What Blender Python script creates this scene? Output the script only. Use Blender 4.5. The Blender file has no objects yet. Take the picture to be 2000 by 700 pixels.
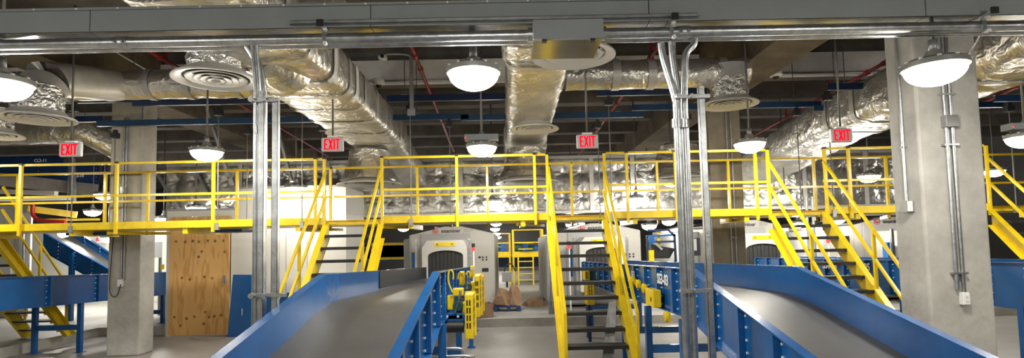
import bpy, bmesh, math, random
from mathutils import Vector, Matrix, noise
random.seed(7)
SC = bpy.context.scene
COL = SC.collection
# ---------------------------------------------------------------- camera
F, PPX, PPY = 1080.0, 1000.0, 407.0
PITCH, ROLL, YAW, EYE = math.atan(0.0625), 0.0218, 0.0074, 2.0
fh = Vector((math.sin(YAW), math.cos(YAW), 0)); rh = Vector((math.cos(YAW), -math.sin(YAW), 0)); zz = Vector((0, 0, 1))
FW = fh*math.cos(PITCH) + zz*math.sin(PITCH); U0 = -fh*math.sin(PITCH) + zz*math.cos(PITCH)
CR = rh*math.cos(ROLL) - U0*math.sin(ROLL); CU = rh*math.sin(ROLL) + U0*math.cos(ROLL)
cam = bpy.data.cameras.new('camera'); cam.sensor_width = 36; cam.lens = F/2000*36
cam.shift_y = (PPY-350)/2000; cam.clip_end = 200; cam.clip_start = 0.05
co = bpy.data.objects.new('camera', cam); COL.objects.link(co)
co.matrix_world = Matrix(((CR.x, CU.x, -FW.x, 0), (CR.y, CU.y, -FW.y, 0), (CR.z, CU.z, -FW.z, EYE), (0, 0, 0, 1)))
SC.camera = co
def W(px, py, D):
    """the real place at distance D (world Y) of a spot measured in the photograph"""
    d = CR*(px-PPX) + CU*(PPY-py) + FW*F
    t = D/d.y
    return Vector((d.x*t, D, EYE + d.z*t))
# ---------------------------------------------------------------- world, exposure
w = bpy.data.worlds.new('world'); SC.world = w; w.use_nodes = True
w.node_tree.nodes['Background'].inputs[0].default_value = (.55, .6, .7, 1)
w.node_tree.nodes['Background'].inputs[1].default_value = 0.05
SC.view_settings.view_transform = 'Standard'; SC.view_settings.look = 'None'
SC.view_settings.gamma = 1; SC.view_settings.use_curve_mapping = False
SC.view_settings.exposure = 0.0
LAMP = 138.0
# ---------------------------------------------------------------- materials
M = {}
def mat(name, col, rough=.5, metal=0., var=0., scale=6., bump=0., bscale=40., col2=None, emit=None, estr=0., spec=.5, coat=0., stretch=None):
    m = bpy.data.materials.new(name); m.use_nodes = True; M[name] = m
    nt = m.node_tree; b = nt.nodes['Principled BSDF']
    b.inputs['Base Color'].default_value = (*col, 1); b.inputs['Roughness'].default_value = rough
    b.inputs['Metallic'].default_value = metal; b.inputs['Specular IOR Level'].default_value = spec
    if coat: b.inputs['Coat Weight'].default_value = coat; b.inputs['Coat Roughness'].default_value = .12
    if emit: b.inputs['Emission Color'].default_value = (*emit, 1); b.inputs['Emission Strength'].default_value = estr
    tc = nt.nodes.new('ShaderNodeTexCoord'); src = tc.outputs['Object']
    if stretch:
        mp = nt.nodes.new('ShaderNodeMapping'); mp.inputs['Scale'].default_value = stretch
        nt.links.new(src, mp.inputs[0]); src = mp.outputs[0]
    if var or col2:
        n = nt.nodes.new('ShaderNodeTexNoise'); n.inputs['Scale'].default_value = scale; n.inputs['Detail'].default_value = 6
        n.inputs['Roughness'].default_value = .65; nt.links.new(src, n.inputs['Vector'])
        r = nt.nodes.new('ShaderNodeValToRGB'); c2 = col2 or tuple(max(0, c*(1-var)) for c in col)
        r.color_ramp.elements[0].color = (*c2, 1); r.color_ramp.elements[0].position = .32
        r.color_ramp.elements[1].color = (*[min(1, c*(1+var*.4)) for c in col], 1); r.color_ramp.elements[1].position = .68
        nt.links.new(n.outputs['Fac'], r.inputs[0]); nt.links.new(r.outputs[0], b.inputs['Base Color'])
    if bump:
        n2 = nt.nodes.new('ShaderNodeTexNoise'); n2.inputs['Scale'].default_value = bscale; n2.inputs['Detail'].default_value = 5
        nt.links.new(src, n2.inputs['Vector'])
        bp = nt.nodes.new('ShaderNodeBump'); bp.inputs['Strength'].default_value = bump; bp.inputs['Distance'].default_value = .05
        nt.links.new(n2.outputs['Fac'], bp.inputs['Height']); nt.links.new(bp.outputs[0], b.inputs['Normal'])
    return m
mat('yellow', (.84, .60, .010), .38, var=.18, scale=5, coat=.2)
mat('blue', (.007, .105, .34), .26, var=.2, scale=3, coat=.45)
mat('navy', (.007, .024, .075), .4, var=.3, scale=3)
mat('darkblue', (.007, .035, .125), .45, var=.3, scale=3)
mat('galv', (.58, .60, .61), .33, 1., var=.3, scale=14, bump=.05, bscale=60)
mat('galvdull', (.42, .43, .43), .45, .8, var=.25, scale=10)
mat('rod', (.17, .165, .155), .45, .7)
mat('wireway', (.27, .295, .30), .42, var=.1, scale=2)
mat('wireunder', (.36, .36, .35), .2, .95, var=.2, scale=3)
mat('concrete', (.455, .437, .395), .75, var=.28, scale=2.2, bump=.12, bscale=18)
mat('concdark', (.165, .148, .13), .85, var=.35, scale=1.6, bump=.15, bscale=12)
mat('conclit', (.80, .78, .78), .8, var=.2, scale=1.5, bump=.1, bscale=14)  # beam concrete as lit by a near lamp, the light put into the colour
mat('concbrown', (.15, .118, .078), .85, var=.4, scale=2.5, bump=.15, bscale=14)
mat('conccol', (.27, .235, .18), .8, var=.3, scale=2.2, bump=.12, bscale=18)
mat('floor', (.27, .255, .235), .45, var=.22, scale=.9, bump=.02, bscale=30)
mat('pad', (.34, .33, .31), .5, var=.25, scale=1.4, bump=.03, bscale=30)
mat('channelblue', (.010, .045, .115), .4, var=.3, scale=3)
mat('belt', (.078, .076, .074), .42, var=.12, scale=9, bump=.04, bscale=220)
mat('black', (.012, .012, .013), .5)
mat('tread', (.022, .021, .02), .55, bump=.3, bscale=120)
mat('cream', (.46, .44, .40), .45, var=.05, scale=1.5)
mat('creamlight', (.56, .545, .50), .42, var=.04, scale=1.5)
mat('machgrey', (.36, .36, .35), .5, var=.06, scale=2)
mat('white', (.70, .68, .62), .6, var=.05, scale=1.0)
mat('plastic', (.78, .78, .76), .4)
mat('diffuser', (.60, .585, .545), .45, var=.06, scale=4)
mat('signgrey', (.52, .52, .52), .4)
mat('exitred', (.25, .0, .0), .6, emit=(1, .006, .02), estr=1.5, spec=0.)
mat('beacon', (.9, .05, .05), .3, emit=(1, .02, .02), estr=2.6)
mat('redpipe', (.30, .018, .028), .4, var=.2, scale=6)
mat('red', (.55, .02, .02), .4)
mat('tape', (.56, .545, .51), .45, .45, var=.12, scale=6)
mat('tapewhite', (.74, .73, .71), .5)
mat('motor', (.02, .075, .07), .4)
mat('cardboard', (.29, .18, .105), .85, var=.25, scale=8)
mat('logored', (.50, .02, .03), .5)
mat('logodark', (.05, .045, .05), .5)
mat('logogrey', (.30, .29, .29), .5)
mat('lettering', (.85, .85, .83), .5)
mat('housing', (.33, .33, .31), .35, .5, var=.15, scale=8)
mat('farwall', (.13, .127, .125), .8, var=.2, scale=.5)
mat('bowl', (1, 1, 1), .3, emit=(1, .955, .86), estr=LAMP)
mat('smallglow', (1, 1, 1), .3, emit=(1, .97, .9), estr=12)
def foil(name, warm, bs, crum=.55):
    m = bpy.data.materials.new(name); m.use_nodes = True; M[name] = m
    nt = m.node_tree; b = nt.nodes['Principled BSDF']
    b.inputs['Metallic'].default_value = .82; b.inputs['Roughness'].default_value = .33
    tc = nt.nodes.new('ShaderNodeTexCoord')
    n = nt.nodes.new('ShaderNodeTexNoise'); n.inputs['Scale'].default_value = 1.7; n.inputs['Detail'].default_value = 5
    nt.links.new(tc.outputs['Object'], n.inputs[0])
    r = nt.nodes.new('ShaderNodeValToRGB')
    r.color_ramp.elements[0].color = (.52*warm[0], .52*warm[1], .52*warm[2], 1); r.color_ramp.elements[0].position = .3
    r.color_ramp.elements[1].color = (.92*warm[0], .92*warm[1], .92*warm[2], 1); r.color_ramp.elements[1].position = .7
    nt.links.new(n.outputs['Fac'], r.inputs[0]); nt.links.new(r.outputs[0], b.inputs['Base Color'])
    n3 = nt.nodes.new('ShaderNodeTexNoise'); n3.inputs['Scale'].default_value = bs*.8; n3.inputs['Detail'].default_value = 3
    nt.links.new(tc.outputs['Object'], n3.inputs[0])
    ad = nt.nodes.new('ShaderNodeVectorMath'); ad.operation = 'MULTIPLY_ADD'; ad.inputs[1].default_value = (.35, .35, .35)
    nt.links.new(n3.outputs['Color'], ad.inputs[0]); nt.links.new(tc.outputs['Object'], ad.inputs[2])
    last = n3.outputs['Fac']
    for sc_, am in ((bs*1.3, .9), (bs*3.4, .4)):
        v = nt.nodes.new('ShaderNodeTexVoronoi'); v.inputs['Scale'].default_value = sc_; v.feature = 'F1'
        nt.links.new(ad.outputs[0], v.inputs['Vector'])
        mx = nt.nodes.new('ShaderNodeMath'); mx.operation = 'MULTIPLY_ADD'; mx.inputs[1].default_value = am
        nt.links.new(v.outputs['Distance'], mx.inputs[0]); nt.links.new(last, mx.inputs[2]); last = mx.outputs[0]
    bp = nt.nodes.new('ShaderNodeBump'); bp.inputs['Strength'].default_value = crum; bp.inputs['Distance'].default_value = .07
    nt.links.new(last, bp.inputs['Height']); nt.links.new(bp.outputs[0], b.inputs['Normal'])
    return m
foil('foil', (1, .965, .89), 4.2, .36)
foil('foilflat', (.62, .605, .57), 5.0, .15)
foil('foilneck', (1, .98, .94), 6, .6)
def plywood():
    m = bpy.data.materials.new('plywood'); m.use_nodes = True; M['plywood'] = m
    nt = m.node_tree; b = nt.nodes['Principled BSDF']; b.inputs['Roughness'].default_value = .6
    tc = nt.nodes.new('ShaderNodeTexCoord')
    mp = nt.nodes.new('ShaderNodeMapping'); mp.inputs['Scale'].default_value = (2.2, 1, .38); nt.links.new(tc.outputs['Object'], mp.inputs[0])
    n = nt.nodes.new('ShaderNodeTexNoise'); n.inputs['Scale'].default_value = 2.2; n.inputs['Detail'].default_value = 2; nt.links.new(mp.outputs[0], n.inputs[0])
    mu = nt.nodes.new('ShaderNodeMath'); mu.operation = 'MULTIPLY'; mu.inputs[1].default_value = 26; nt.links.new(n.outputs['Fac'], mu.inputs[0])
    fr = nt.nodes.new('ShaderNodeMath'); fr.operation = 'SINE'; nt.links.new(mu.outputs[0], fr.inputs[0])
    r = nt.nodes.new('ShaderNodeValToRGB'); r.color_ramp.elements[0].position = .25; r.color_ramp.elements[0].color = (.74, .43, .15, 1)
    r.color_ramp.elements[1].position = 1.0; r.color_ramp.elements[1].color = (.60, .32, .09, 1)
    nt.links.new(fr.outputs[0], r.inputs[0])
    last = r.outputs[0]
    kn = [(-.55, 2.17), (-.34, 2.15), (-.16, 2.17), (-.02, 2.15), (.19, 2.17), (.36, 2.16), (.55, 2.16), (.05, 1.92), (-.02, 1.80), (.58, 1.9),
          (-.22, 1.28), (.12, 1.33), (.30, 1.30), (-.56, .42), (-.28, .38), (-.10, .42), (.24, .40), (.36, .42), (.15, .52), (.52, .44), (.12, .25), (-.42, .22), (-.40, 1.32)]
    for i, (kx, kz) in enumerate(kn):
        vd = nt.nodes.new('ShaderNodeVectorMath'); vd.operation = 'DISTANCE'; vd.inputs[1].default_value = (kx, 0, kz)
        sx = nt.nodes.new('ShaderNodeVectorMath'); sx.operation = 'MULTIPLY'; sx.inputs[1].default_value = (1, 0, 1)
        nt.links.new(tc.outputs['Object'], sx.inputs[0]); nt.links.new(sx.outputs[0], vd.inputs[0])
        mr = nt.nodes.new('ShaderNodeMapRange'); mr.inputs[1].default_value = .010 + .010*((i*7) % 3)/2; mr.inputs[2].default_value = .042
        mr.inputs[3].default_value = .85; mr.inputs[4].default_value = 0; nt.links.new(vd.outputs['Value'], mr.inputs[0])
        mc = nt.nodes.new('ShaderNodeMix'); mc.data_type = 'RGBA'; mc.inputs[7].default_value = (.10, .035, .012, 1)
        nt.links.new(mr.outputs[0], mc.inputs[0]); nt.links.new(last, mc.inputs[6]); last = mc.outputs[2]
    nt.links.new(last, b.inputs['Base Color'])
plywood()
# ---------------------------------------------------------------- mesh helpers
class MB:
    def __init__(s): s.v = []; s.f = []
    def add(s, vs, fs):
        o = len(s.v); s.v += [Vector(v) for v in vs]; s.f += [[o+i for i in f] for f in fs]; return s
    def box(s, a, b):
        x0, y0, z0 = [min(a[i], b[i]) for i in range(3)]; x1, y1, z1 = [max(a[i], b[i]) for i in range(3)]
        return s.add([(x0, y0, z0), (x1, y0, z0), (x1, y1, z0), (x0, y1, z0), (x0, y0, z1), (x1, y0, z1), (x1, y1, z1), (x0, y1, z1)],
                     [(0, 3, 2, 1), (4, 5, 6, 7), (0, 1, 5, 4), (1, 2, 6, 5), (2, 3, 7, 6), (3, 0, 4, 7)])
    def bar(s, p, q, w, h, up=(0, 0, 1)):
        p, q = Vector(p), Vector(q); d = (q-p).normalized(); up = Vector(up)
        if abs(d.dot(up)) > .98: up = Vector((0, 1, 0))
        sd = d.cross(up).normalized(); u = sd.cross(d)
        a = [sd*(-w/2)+u*(-h/2), sd*(w/2)+u*(-h/2), sd*(w/2)+u*(h/2), sd*(-w/2)+u*(h/2)]
        return s.add([p+x for x in a]+[q+x for x in a], [(0, 3, 2, 1), (4, 5, 6, 7), (0, 1, 5, 4), (1, 2, 6, 5), (2, 3, 7, 6), (3, 0, 4, 7)])
    def tube(s, pts, r, n=10, caps=True):
        pts = [Vector(p) for p in pts]; o = len(s.v); m = len(pts)
        rs = r if isinstance(r, (list, tuple)) else [r]*m
        pu = None
        for i, p in enumerate(pts):
            d = (pts[min(i+1, m-1)]-pts[max(i-1, 0)]).normalized()
            if pu is None: pu = Vector((0, 0, 1)) if abs(d.z) < .9 else Vector((1, 0, 0))
            a = d.cross(pu).normalized(); b = a.cross(d); pu = b
            for k in range(n):
                t = 2*math.pi*k/n; s.v.append(p + a*math.cos(t)*rs[i] + b*math.sin(t)*rs[i])
        for i in range(m-1):
            for k in range(n):
                s.f.append([o+i*n+k, o+i*n+(k+1) % n, o+(i+1)*n+(k+1) % n, o+(i+1)*n+k])
        if caps: s.f.append([o+k for k in range(n)][::-1]); s.f.append([o+(m-1)*n+k for k in range(n)])
        return s
    def lathe(s, prof, n=32, c=(0, 0, 0), axis='z'):
        o = len(s.v); c = Vector(c)
        for r, z in prof:
            for k in range(n):
                t = 2*math.pi*k/n
                q = (r*math.cos(t), r*math.sin(t), z)
                if axis == 'y': q = (q[0], q[2], q[1])
                if axis == 'x': q = (q[2], q[0], q[1])
                s.v.append(c+Vector(q))
        for i in range(len(prof)-1):
            for k in range(n): s.f.append([o+i*n+k, o+i*n+(k+1) % n, o+(i+1)*n+(k+1) % n, o+(i+1)*n+k])
        return s
    def prism(s, poly, y0, y1, ax='y'):
        """poly in (x,z) pushed along y; ax='x': poly in (y,z) pushed along x; ax='z': poly in (x,y)"""
        n = len(poly)
        g = {'y': lambda a, b, t: (a, t, b), 'x': lambda a, b, t: (t, a, b), 'z': lambda a, b, t: (a, b, t)}[ax]
        return s.add([g(a, b, y0) for a, b in poly]+[g(a, b, y1) for a, b in poly],
                     [list(range(n))[::-1], [n+i for i in range(n)]] + [[i, (i+1) % n, n+(i+1) % n, n+i] for i in range(n)])
    def strip(s, A, B):
        o = len(s.v); n = len(A); s.v += [Vector(a) for a in A]+[Vector(b) for b in B]
        s.f += [[o+i, o+i+1, o+n+i+1, o+n+i] for i in range(n-1)]; return s
    def mesh(s, name, m, off=None, smooth=False):
        off = Vector(off) if off else Vector()
        me = bpy.data.meshes.new(name); me.from_pydata([v-off for v in s.v], [], s.f)
        bm = bmesh.new(); bm.from_mesh(me); bmesh.ops.recalc_face_normals(bm, faces=bm.faces); bm.to_mesh(me); bm.free()
        me.materials.append(M[m])
        if smooth:
            for p in me.polygons: p.use_smooth = True
        return me
def place(name, me, parent=None, loc=(0, 0, 0)):
    o = bpy.data.objects.new(name, me); COL.objects.link(o); o.location = loc
    if parent is not None: o.parent = parent
    return o
def root_of(p):
    off = Vector()
    while p is not None: off += Vector(p.location); p = p.parent
    return off
def part(name, mb, m, parent, smooth=False, bev=0, label=None, kind=None):
    """a part whose shape is given in world coordinates, hung under parent"""
    o = place(name, mb.mesh(name, m, root_of(parent), smooth), parent)
    if bev: bevel(o, bev)
    if smooth: split(o)
    if label: o['label'] = label
    if kind: o['kind'] = kind
    return o
def bevel(o, wd, seg=2):
    b = o.modifiers.new('bevel', 'BEVEL'); b.width = wd; b.segments = seg; b.limit_method = 'ANGLE'; b.harden_normals = False
def split(o, a=40):
    e = o.modifiers.new('edges', 'EDGE_SPLIT'); e.split_angle = math.radians(a)
def tag(o, label, cat, group=None):
    o['label'] = label; o['category'] = cat
    if group: o['group'] = group
    return o
def thing(name, label, cat, loc=(0, 0, 0), group=None):
    o = bpy.data.objects.new(name, None); COL.objects.link(o); o.location = loc; o.empty_display_size = .1
    return tag(o, label, cat, group)
def solo(name, mb, m, label, cat, loc=None, group=None, smooth=False, bev=0):
    if loc is None:
        xs = [v.x for v in mb.v]; ys = [v.y for v in mb.v]; zs = [v.z for v in mb.v]
        loc = ((min(xs)+max(xs))/2, (min(ys)+max(ys))/2, min(zs))
    o = place(name, mb.mesh(name, m, loc, smooth), None, loc); tag(o, label, cat, group)
    if bev: bevel(o, bev)
    if smooth: split(o)
    return o
def struct(name, mb, m, parent=None, smooth=False, loc=(0, 0, 0)):
    o = place(name, mb.mesh(name, m, root_of(parent) + Vector(loc), smooth), parent, loc)
    if parent is None: o['kind'] = 'structure'
    return o
def dup(src, loc, label=None, group=None, rz=None):
    def cp(o, par):
        c = o.copy(); COL.objects.link(c); c.parent = par
        for ch in o.children: cp(ch, c)
        return c
    r = cp(src, None); r.location = loc
    if rz is not None: r.rotation_euler = (0, 0, rz)
    if label: r['label'] = label
    if group: r['group'] = group
    return r
def text(name, body, size, m, parent, at, rz=0., yaw90=False, bold=.0, depth=.002):
    """flat lettering facing -Y (or +-X with rz), 'at' in world"""
    cu = bpy.data.curves.new(name, 'FONT'); cu.body = body; cu.size = size; cu.extrude = depth; cu.offset = bold
    cu.align_x = 'CENTER'; cu.align_y = 'CENTER'; cu.resolution_u = 4
    t = bpy.data.objects.new(name, cu); COL.objects.link(t)
    dg = bpy.context.evaluated_depsgraph_get(); dg.update()
    me = bpy.data.meshes.new_from_object(t.evaluated_get(dg)); bpy.data.objects.remove(t); bpy.data.curves.remove(cu)
    me.materials.clear(); me.materials.append(M[m])
    o = place(name, me, parent, Vector(at)-root_of(parent)); o.rotation_euler = (math.pi/2, 0, rz)
    return o
def arc(c, r, a0, a1, n, ax=(0, 1)):
    return [(c[0]+r*math.cos(a0+(a1-a0)*i/n), c[1]+r*math.sin(a0+(a1-a0)*i/n)) for i in range(n+1)]
# ================================================================= THE SETTING
XL, XR, YF, YB, ZC = -23.0, 17.0, -5.0, 36.0, 6.1
struct('floor', MB().box((XL, YF, -.15), (XR, YB, 0)), 'floor')
PADY = 13.3
pad = struct('floor_pad', MB().prism([(XL+.02, 10.0), (-9.75, 10.0), (-9.75, PADY), (XR-.02, PADY), (XR-.02, YB-.02), (XL+.02, YB-.02)], 0.0, .2, 'z'), 'pad')
part('curb_face', MB().box((-9.765, 10.0, .0), (-9.745, PADY-.0, .203)), 'concrete', pad)
part('curb_face', MB().box((-9.765, PADY-.015, .0), (XR-.03, PADY+.005, .203)), 'concrete', pad)
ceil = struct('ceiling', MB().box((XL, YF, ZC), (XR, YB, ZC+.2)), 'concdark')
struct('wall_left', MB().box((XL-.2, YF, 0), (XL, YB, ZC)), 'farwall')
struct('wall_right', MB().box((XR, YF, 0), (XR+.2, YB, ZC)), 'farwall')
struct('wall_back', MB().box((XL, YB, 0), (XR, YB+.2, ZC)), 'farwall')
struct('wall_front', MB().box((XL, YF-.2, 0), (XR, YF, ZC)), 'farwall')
# cross beams under the slab
for i, y in enumerate([-2.5, 1.0, 5.2, 7.6, 9.2]):
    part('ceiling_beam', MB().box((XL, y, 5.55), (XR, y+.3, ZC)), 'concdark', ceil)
part('ceiling_beam', MB().box((XL, 11.0, 5.27), (XR, 11.14, 5.74)), 'conclit', ceil)  # lower beam face, lamplight painted in by a paler concrete
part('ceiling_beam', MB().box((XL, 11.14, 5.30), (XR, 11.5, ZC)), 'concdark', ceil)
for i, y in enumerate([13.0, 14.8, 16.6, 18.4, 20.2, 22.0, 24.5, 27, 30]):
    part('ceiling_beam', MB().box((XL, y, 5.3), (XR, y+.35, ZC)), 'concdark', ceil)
# long girders over the column lines
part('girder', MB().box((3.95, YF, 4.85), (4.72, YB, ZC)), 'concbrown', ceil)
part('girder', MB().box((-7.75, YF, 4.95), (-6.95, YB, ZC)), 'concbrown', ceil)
# ================================================================= COLUMNS
def column(x0, x1, y0, y1, label, m='concrete'):
    return solo('concrete_column', MB().box((x0, y0, 0), (x1, y1, 4.95 if x0 < 0 else 4.85)), m, label, 'column', bev=.025)
cl = W(212, 455, 10.75); cr = W(275, 455, 10.75)
column(cl.x, cr.x, 10.75, 11.2, 'bare concrete column behind the catwalk near the plywood door')
YC = 5.8
rl = W(1803, 400, YC); rr = W(1929, 400, YC)
RCX0, RCX1 = rl.x, rr.x
column(rl.x, rr.x, YC, YC+.44, 'wide concrete column in the right foreground with conduit running down it')
ml = W(1392, 450, 11.0); mr = W(1456, 450, 11.0)
MCX0, MCX1 = ml.x, mr.x
column(ml.x, mr.x, 11.0, 11.45, 'brown concrete column standing behind the catwalk near the tall strut post', 'conccol')
# ================================================================= CATWALK
D1, D2, DZ = 9.3, 10.42, 2.39
xl, xr = -13.0, 13.5
cw = thing('catwalk', 'long yellow steel catwalk with guard rails hung across the hall', 'catwalk', (0, (D1+D2)/2, DZ))
S_PX = [689, 1128, 1563, 1995]
SX = [W(p, 432, 9.25).x for p in S_PX]
SWD = .46   # half width of the stairs
gaps = [(x-SWD, x+SWD) for x in SX]
segs = []; a = xl
for g in gaps:
    segs.append((a, g[0])); a = g[1]
segs.append((a, xr))
# deck grating in bays and the edge channels
nb = 14
for i in range(nb):
    x0 = xl+(xr-xl)*i/nb; x1 = xl+(xr-xl)*(i+1)/nb
    part('deck_plate', MB().box((x0+.01, D1+.04, DZ-.03), (x1-.01, D2-.04, DZ)), 'yellow', cw)
    part('cross_beam', MB().box((x0-.04, D1+.02, DZ-.12), (x0+.04, D2-.02, DZ-.03)), 'yellow', cw)
def channel(x0, x1, y, s):
    m = MB().box((x0, y-.005, DZ-.02), (x1, y+.005, DZ+.1)); m.box((x0, y, DZ+.09), (x1, y+.06*s, DZ+.1)); m.box((x0, y, DZ-.02), (x1, y+.06*s, DZ-.01)); return m
for x0, x1 in segs:
    part('edge_channel', channel(x0, x1, D1, 1), 'yellow', cw)
bx = [xl]+[W(p, 400, D2).x for p in (-120, 300, 720, 1000, 1290, 1570, 1760)]+[xr]
for i in range(len(bx)-1):
    if i == 0: continue
    part('edge_channel', channel(bx[i], bx[i+1]-.01, D2, -1), 'yellow', cw)
RT, RM = DZ+1.09, DZ+.545
def rail(x0, x1, y, z):
    return part('top_rail' if z > DZ+.8 else 'mid_rail', MB().box((x0, y-.019, z-.019), (x1, y+.019, z+.019)), 'yellow', cw)
for x0, x1 in segs:
    for z in (RT, RM): rail(x0, x1, D1, z)
SB0 = W(-88, 440, D2).x; SB1 = W(-2, 440, D2).x      # opening of the stair that goes down behind
for z in (RT, RM):
    rail(xl, SB0, D2, z)
    for a_, b_ in ((SB1, W(645, 380, D2).x), (W(652, 380, D2).x, W(1117, 380, D2).x), (W(1119, 380, D2).x, W(1735, 380, D2).x), (W(1737, 380, D2).x, xr)):
        rail(a_, b_, D2, z)
pm = MB().box((-.022, -.022, 0), (.022, .022, 1.2)).mesh('post', 'yellow')
pc = MB().box((-.026, -.026, 1.185), (.026, .026, 1.215)).mesh('post_cap', 'black')
fx = [W(p, 380, D1).x for p in (-300, -146, 42, 229, 418, 617, 893, 1045, 1225, 1320, 1477, 1660, 1840, 2060)]
for g in gaps: fx += [g[0]-.025, g[1]+.025]
for x in fx:
    p = place('post', pm, cw, (x, D1-(D1+D2)/2-.02, -.1))
    place('post_cap', pc, p)
for px in (-110, 33, 204, 288, 462, 645, 815, 952, 1117, 1285, 1425, 1593, 1735, 1900, 2050):
    p = place('post', pm, cw, (W(px, 380, D2).x, D2-(D1+D2)/2+.02, -.1))
    place('post_cap', pc, p)
# ---------------------------------------------------------------- stairs
def make_stair(run=.2, rise=.2, n=11, hw=SWD, lab='', zb=0.):
    """local: top edge at y=0, z=DZ, going down towards -y; base at floor"""
    t = thing('steel_stair', lab, 'stairs', (0, 0, 0))
    L = (DZ-zb)/rise*run
    dirv = Vector((0, -run, -rise)).normalized(); nrm = Vector((0, -rise, run)).normalized()
    top = Vector((0, .03, DZ-.02)); bot = Vector((0, -L, 0.0))
    for s in (-1, 1):
        x = s*(hw-.035)
        prof = [(.03, DZ+.02), (.03, DZ-.27), (-L+.26*run/rise-.0, zb), (-L-.03, zb), (-L-.03, zb+.03)]
        web = MB().prism(prof, x-.005, x+.005, 'x')
        st = place('stringer', web.mesh('stringer', 'yellow'), t)
        fl = MB(); fl.bar(Vector((x+s*.038, .03, DZ+.02)), Vector((x+s*.038, -L-.03, zb+.03)), .095, .012, nrm)
        fl.bar(Vector((x+s*.038, .03, DZ-.27)), Vector((x+s*.038, -L+.25*run/rise, zb+.008)), .095, .012, nrm)
        place('flange', fl.mesh('flange', 'yellow'), st)
        xh = s*(hw-.0)
        ktop = Vector((xh, -.02, DZ+.87)); kb = Vector((xh, -L+.2, zb+.2/run*rise+.87))
        hr = MB().bar(ktop, kb, .036, .036); hr.bar(kb+Vector((0, 0, .02)), Vector((xh, -L+.2, zb+.2)), .036, .036)
        place('handrail', hr.mesh('handrail', 'yellow'), t)
        mr_ = MB().bar(ktop-Vector((0, 0, .43)), kb-Vector((0, 0, .43)), .036, .036)
        place('mid_rail', mr_.mesh('mid_rail', 'yellow'), t)
        ym = -L*.5; zm = (DZ+zb)*.5
        place('rail_post', MB().box((xh-.02, ym-.02, zm-.1), (xh+.02, ym+.02, zm+.86)).mesh('rail_post', 'yellow'), t)
    for k in range(n):
        z = DZ-(k+1)*rise; y = -(k+1)*run
        tr = MB().box((-hw+.04, y, z-.03), (hw-.04, y+.24, z)); tr.box((-hw+.04, y-.004, z-.045), (hw-.04, y+.03, z+.003))
        tp = place('tread', tr.mesh('tread', 'tread'), t)
        for s in (-1, 1): place('bracket', MB().box((s*(hw-.042), y+.02, z-.07), (s*(hw-.055), y+.22, z)).mesh('bracket', 'yellow'), tp)
    return t
st = make_stair(lab='yellow steel stair with black treads left of the left conveyor')
st.location = (SX[0], D1, 0)
dup(st, (SX[1], D1, 0), 'yellow steel stair with black treads in the centre between the two conveyors')
dup(st, (SX[2], D1, 0), 'yellow steel stair with black treads right of the right conveyor before the wide column')
dup(st, (SX[3], D1, 0), 'yellow steel stair at the right edge of the photo, partly hidden by the wide column')
for s_ in [o for o in COL.objects if o.get('category') == 'stairs']: s_['group'] = 'catwalk stairs'
sb = make_stair(.165, .2, 10, .44, 'yellow steel stair at far left going down behind the catwalk', .2)
sb.location = ((SB0+SB1)/2, D2, 0); sb.rotation_euler = (0, 0, math.pi); sb['group'] = 'catwalk stairs'
# ================================================================= BLUE HANGER CHANNELS AND RODS
def bchan(px0, px1, py0, py1, D, label, m='navy'):
    a, b = W(px0, py0, D), W(px1, py1, D); z = (a.z+b.z)/2
    mb = MB().box((a.x, D-.003, z-.055), (b.x, D+.003, z+.055))
    mb.box((a.x, D, z+.049), (b.x, D+.06, z+.055)); mb.box((a.x, D, z-.055), (b.x, D+.06, z-.049))
    o = solo('hanger_channel', mb, m, label, 'steel channel', group='blue channels above the catwalk')
    for f in (.12, .5, .86):
        x = a.x+(b.x-a.x)*f; y = D+.03
        top = 4.85 if 3.95 < x < 4.72 else 4.95 if -7.75 < x < -6.95 else 5.55 if 9.2 < y < 9.5 else ZC
        part('suspension_rod', MB().tube([(x, y, z+.05), (x, y, top)], .008, 6), 'rod', o)
        part('rod_plate', MB().box((x-.05, y-.04, z+.055), (x+.05, y+.04, z+.063)), 'galvdull', o)
    return z
bchan(115, 282, 196, 192, 9.42, 'short dark blue channel above the leftmost exit sign')
bchan(258, 636, 201, 193, 9.3, 'dark blue channel running just below the large round diffuser at left')
bchan(755, 1045, 191, 188, 9.3, 'dark blue channel passing behind the big lamp at top centre')
bchan(1165, 1380, 180, 178, 9.3, 'dark blue channel below the grey junction box ending at the strut post')
bchan(1617, 1912, 170, 163, 9.3, 'dark blue channel passing behind the wide right column, upper one')
bchan(-60, 200, 236, 233, 10.5, 'dark blue channel at far left behind the round diffuser')
bchan(188, 915, 246, 222, 10.4, 'long blue channel crossing behind the left exit sign and big duct', 'channelblue')
bchan(900, 1257, 231, 222, 10.4, 'blue channel across the centre duct above the second exit sign from right', 'channelblue')
bchan(1235, 1604, 212, 201, 10.5, 'blue channel passing behind the tall galvanized conduits', 'channelblue')
bchan(1590, 1960, 211, 204, 10.4, 'blue channel over the rightmost exit sign, lower one', 'channelblue')
bchan(1944, 2100, 193, 188, 9.3, 'short blue channel right of the wide column', 'channelblue')
def hanger(px, D, ytop):
    x = W(px, 400, D).x; zt = W(px, ytop, D).z
    o = part('hanger_rod', MB().tube([(x, D, DZ-.06), (x, D, zt)], .009, 8), 'rod', cw)
    c = MB().box((x-.06, D-.05, zt-.16), (x+.06, D+.05, zt-.06)); c.box((x-.03, D-.03, zt-.06), (x+.03, D+.03, zt+.0))
    part('clamp', c, 'black', o)
    part('clevis', MB().box((x-.03, D-.03, DZ-.07), (x+.03, D+.03, DZ+.05)), 'galvdull', o)
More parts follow.
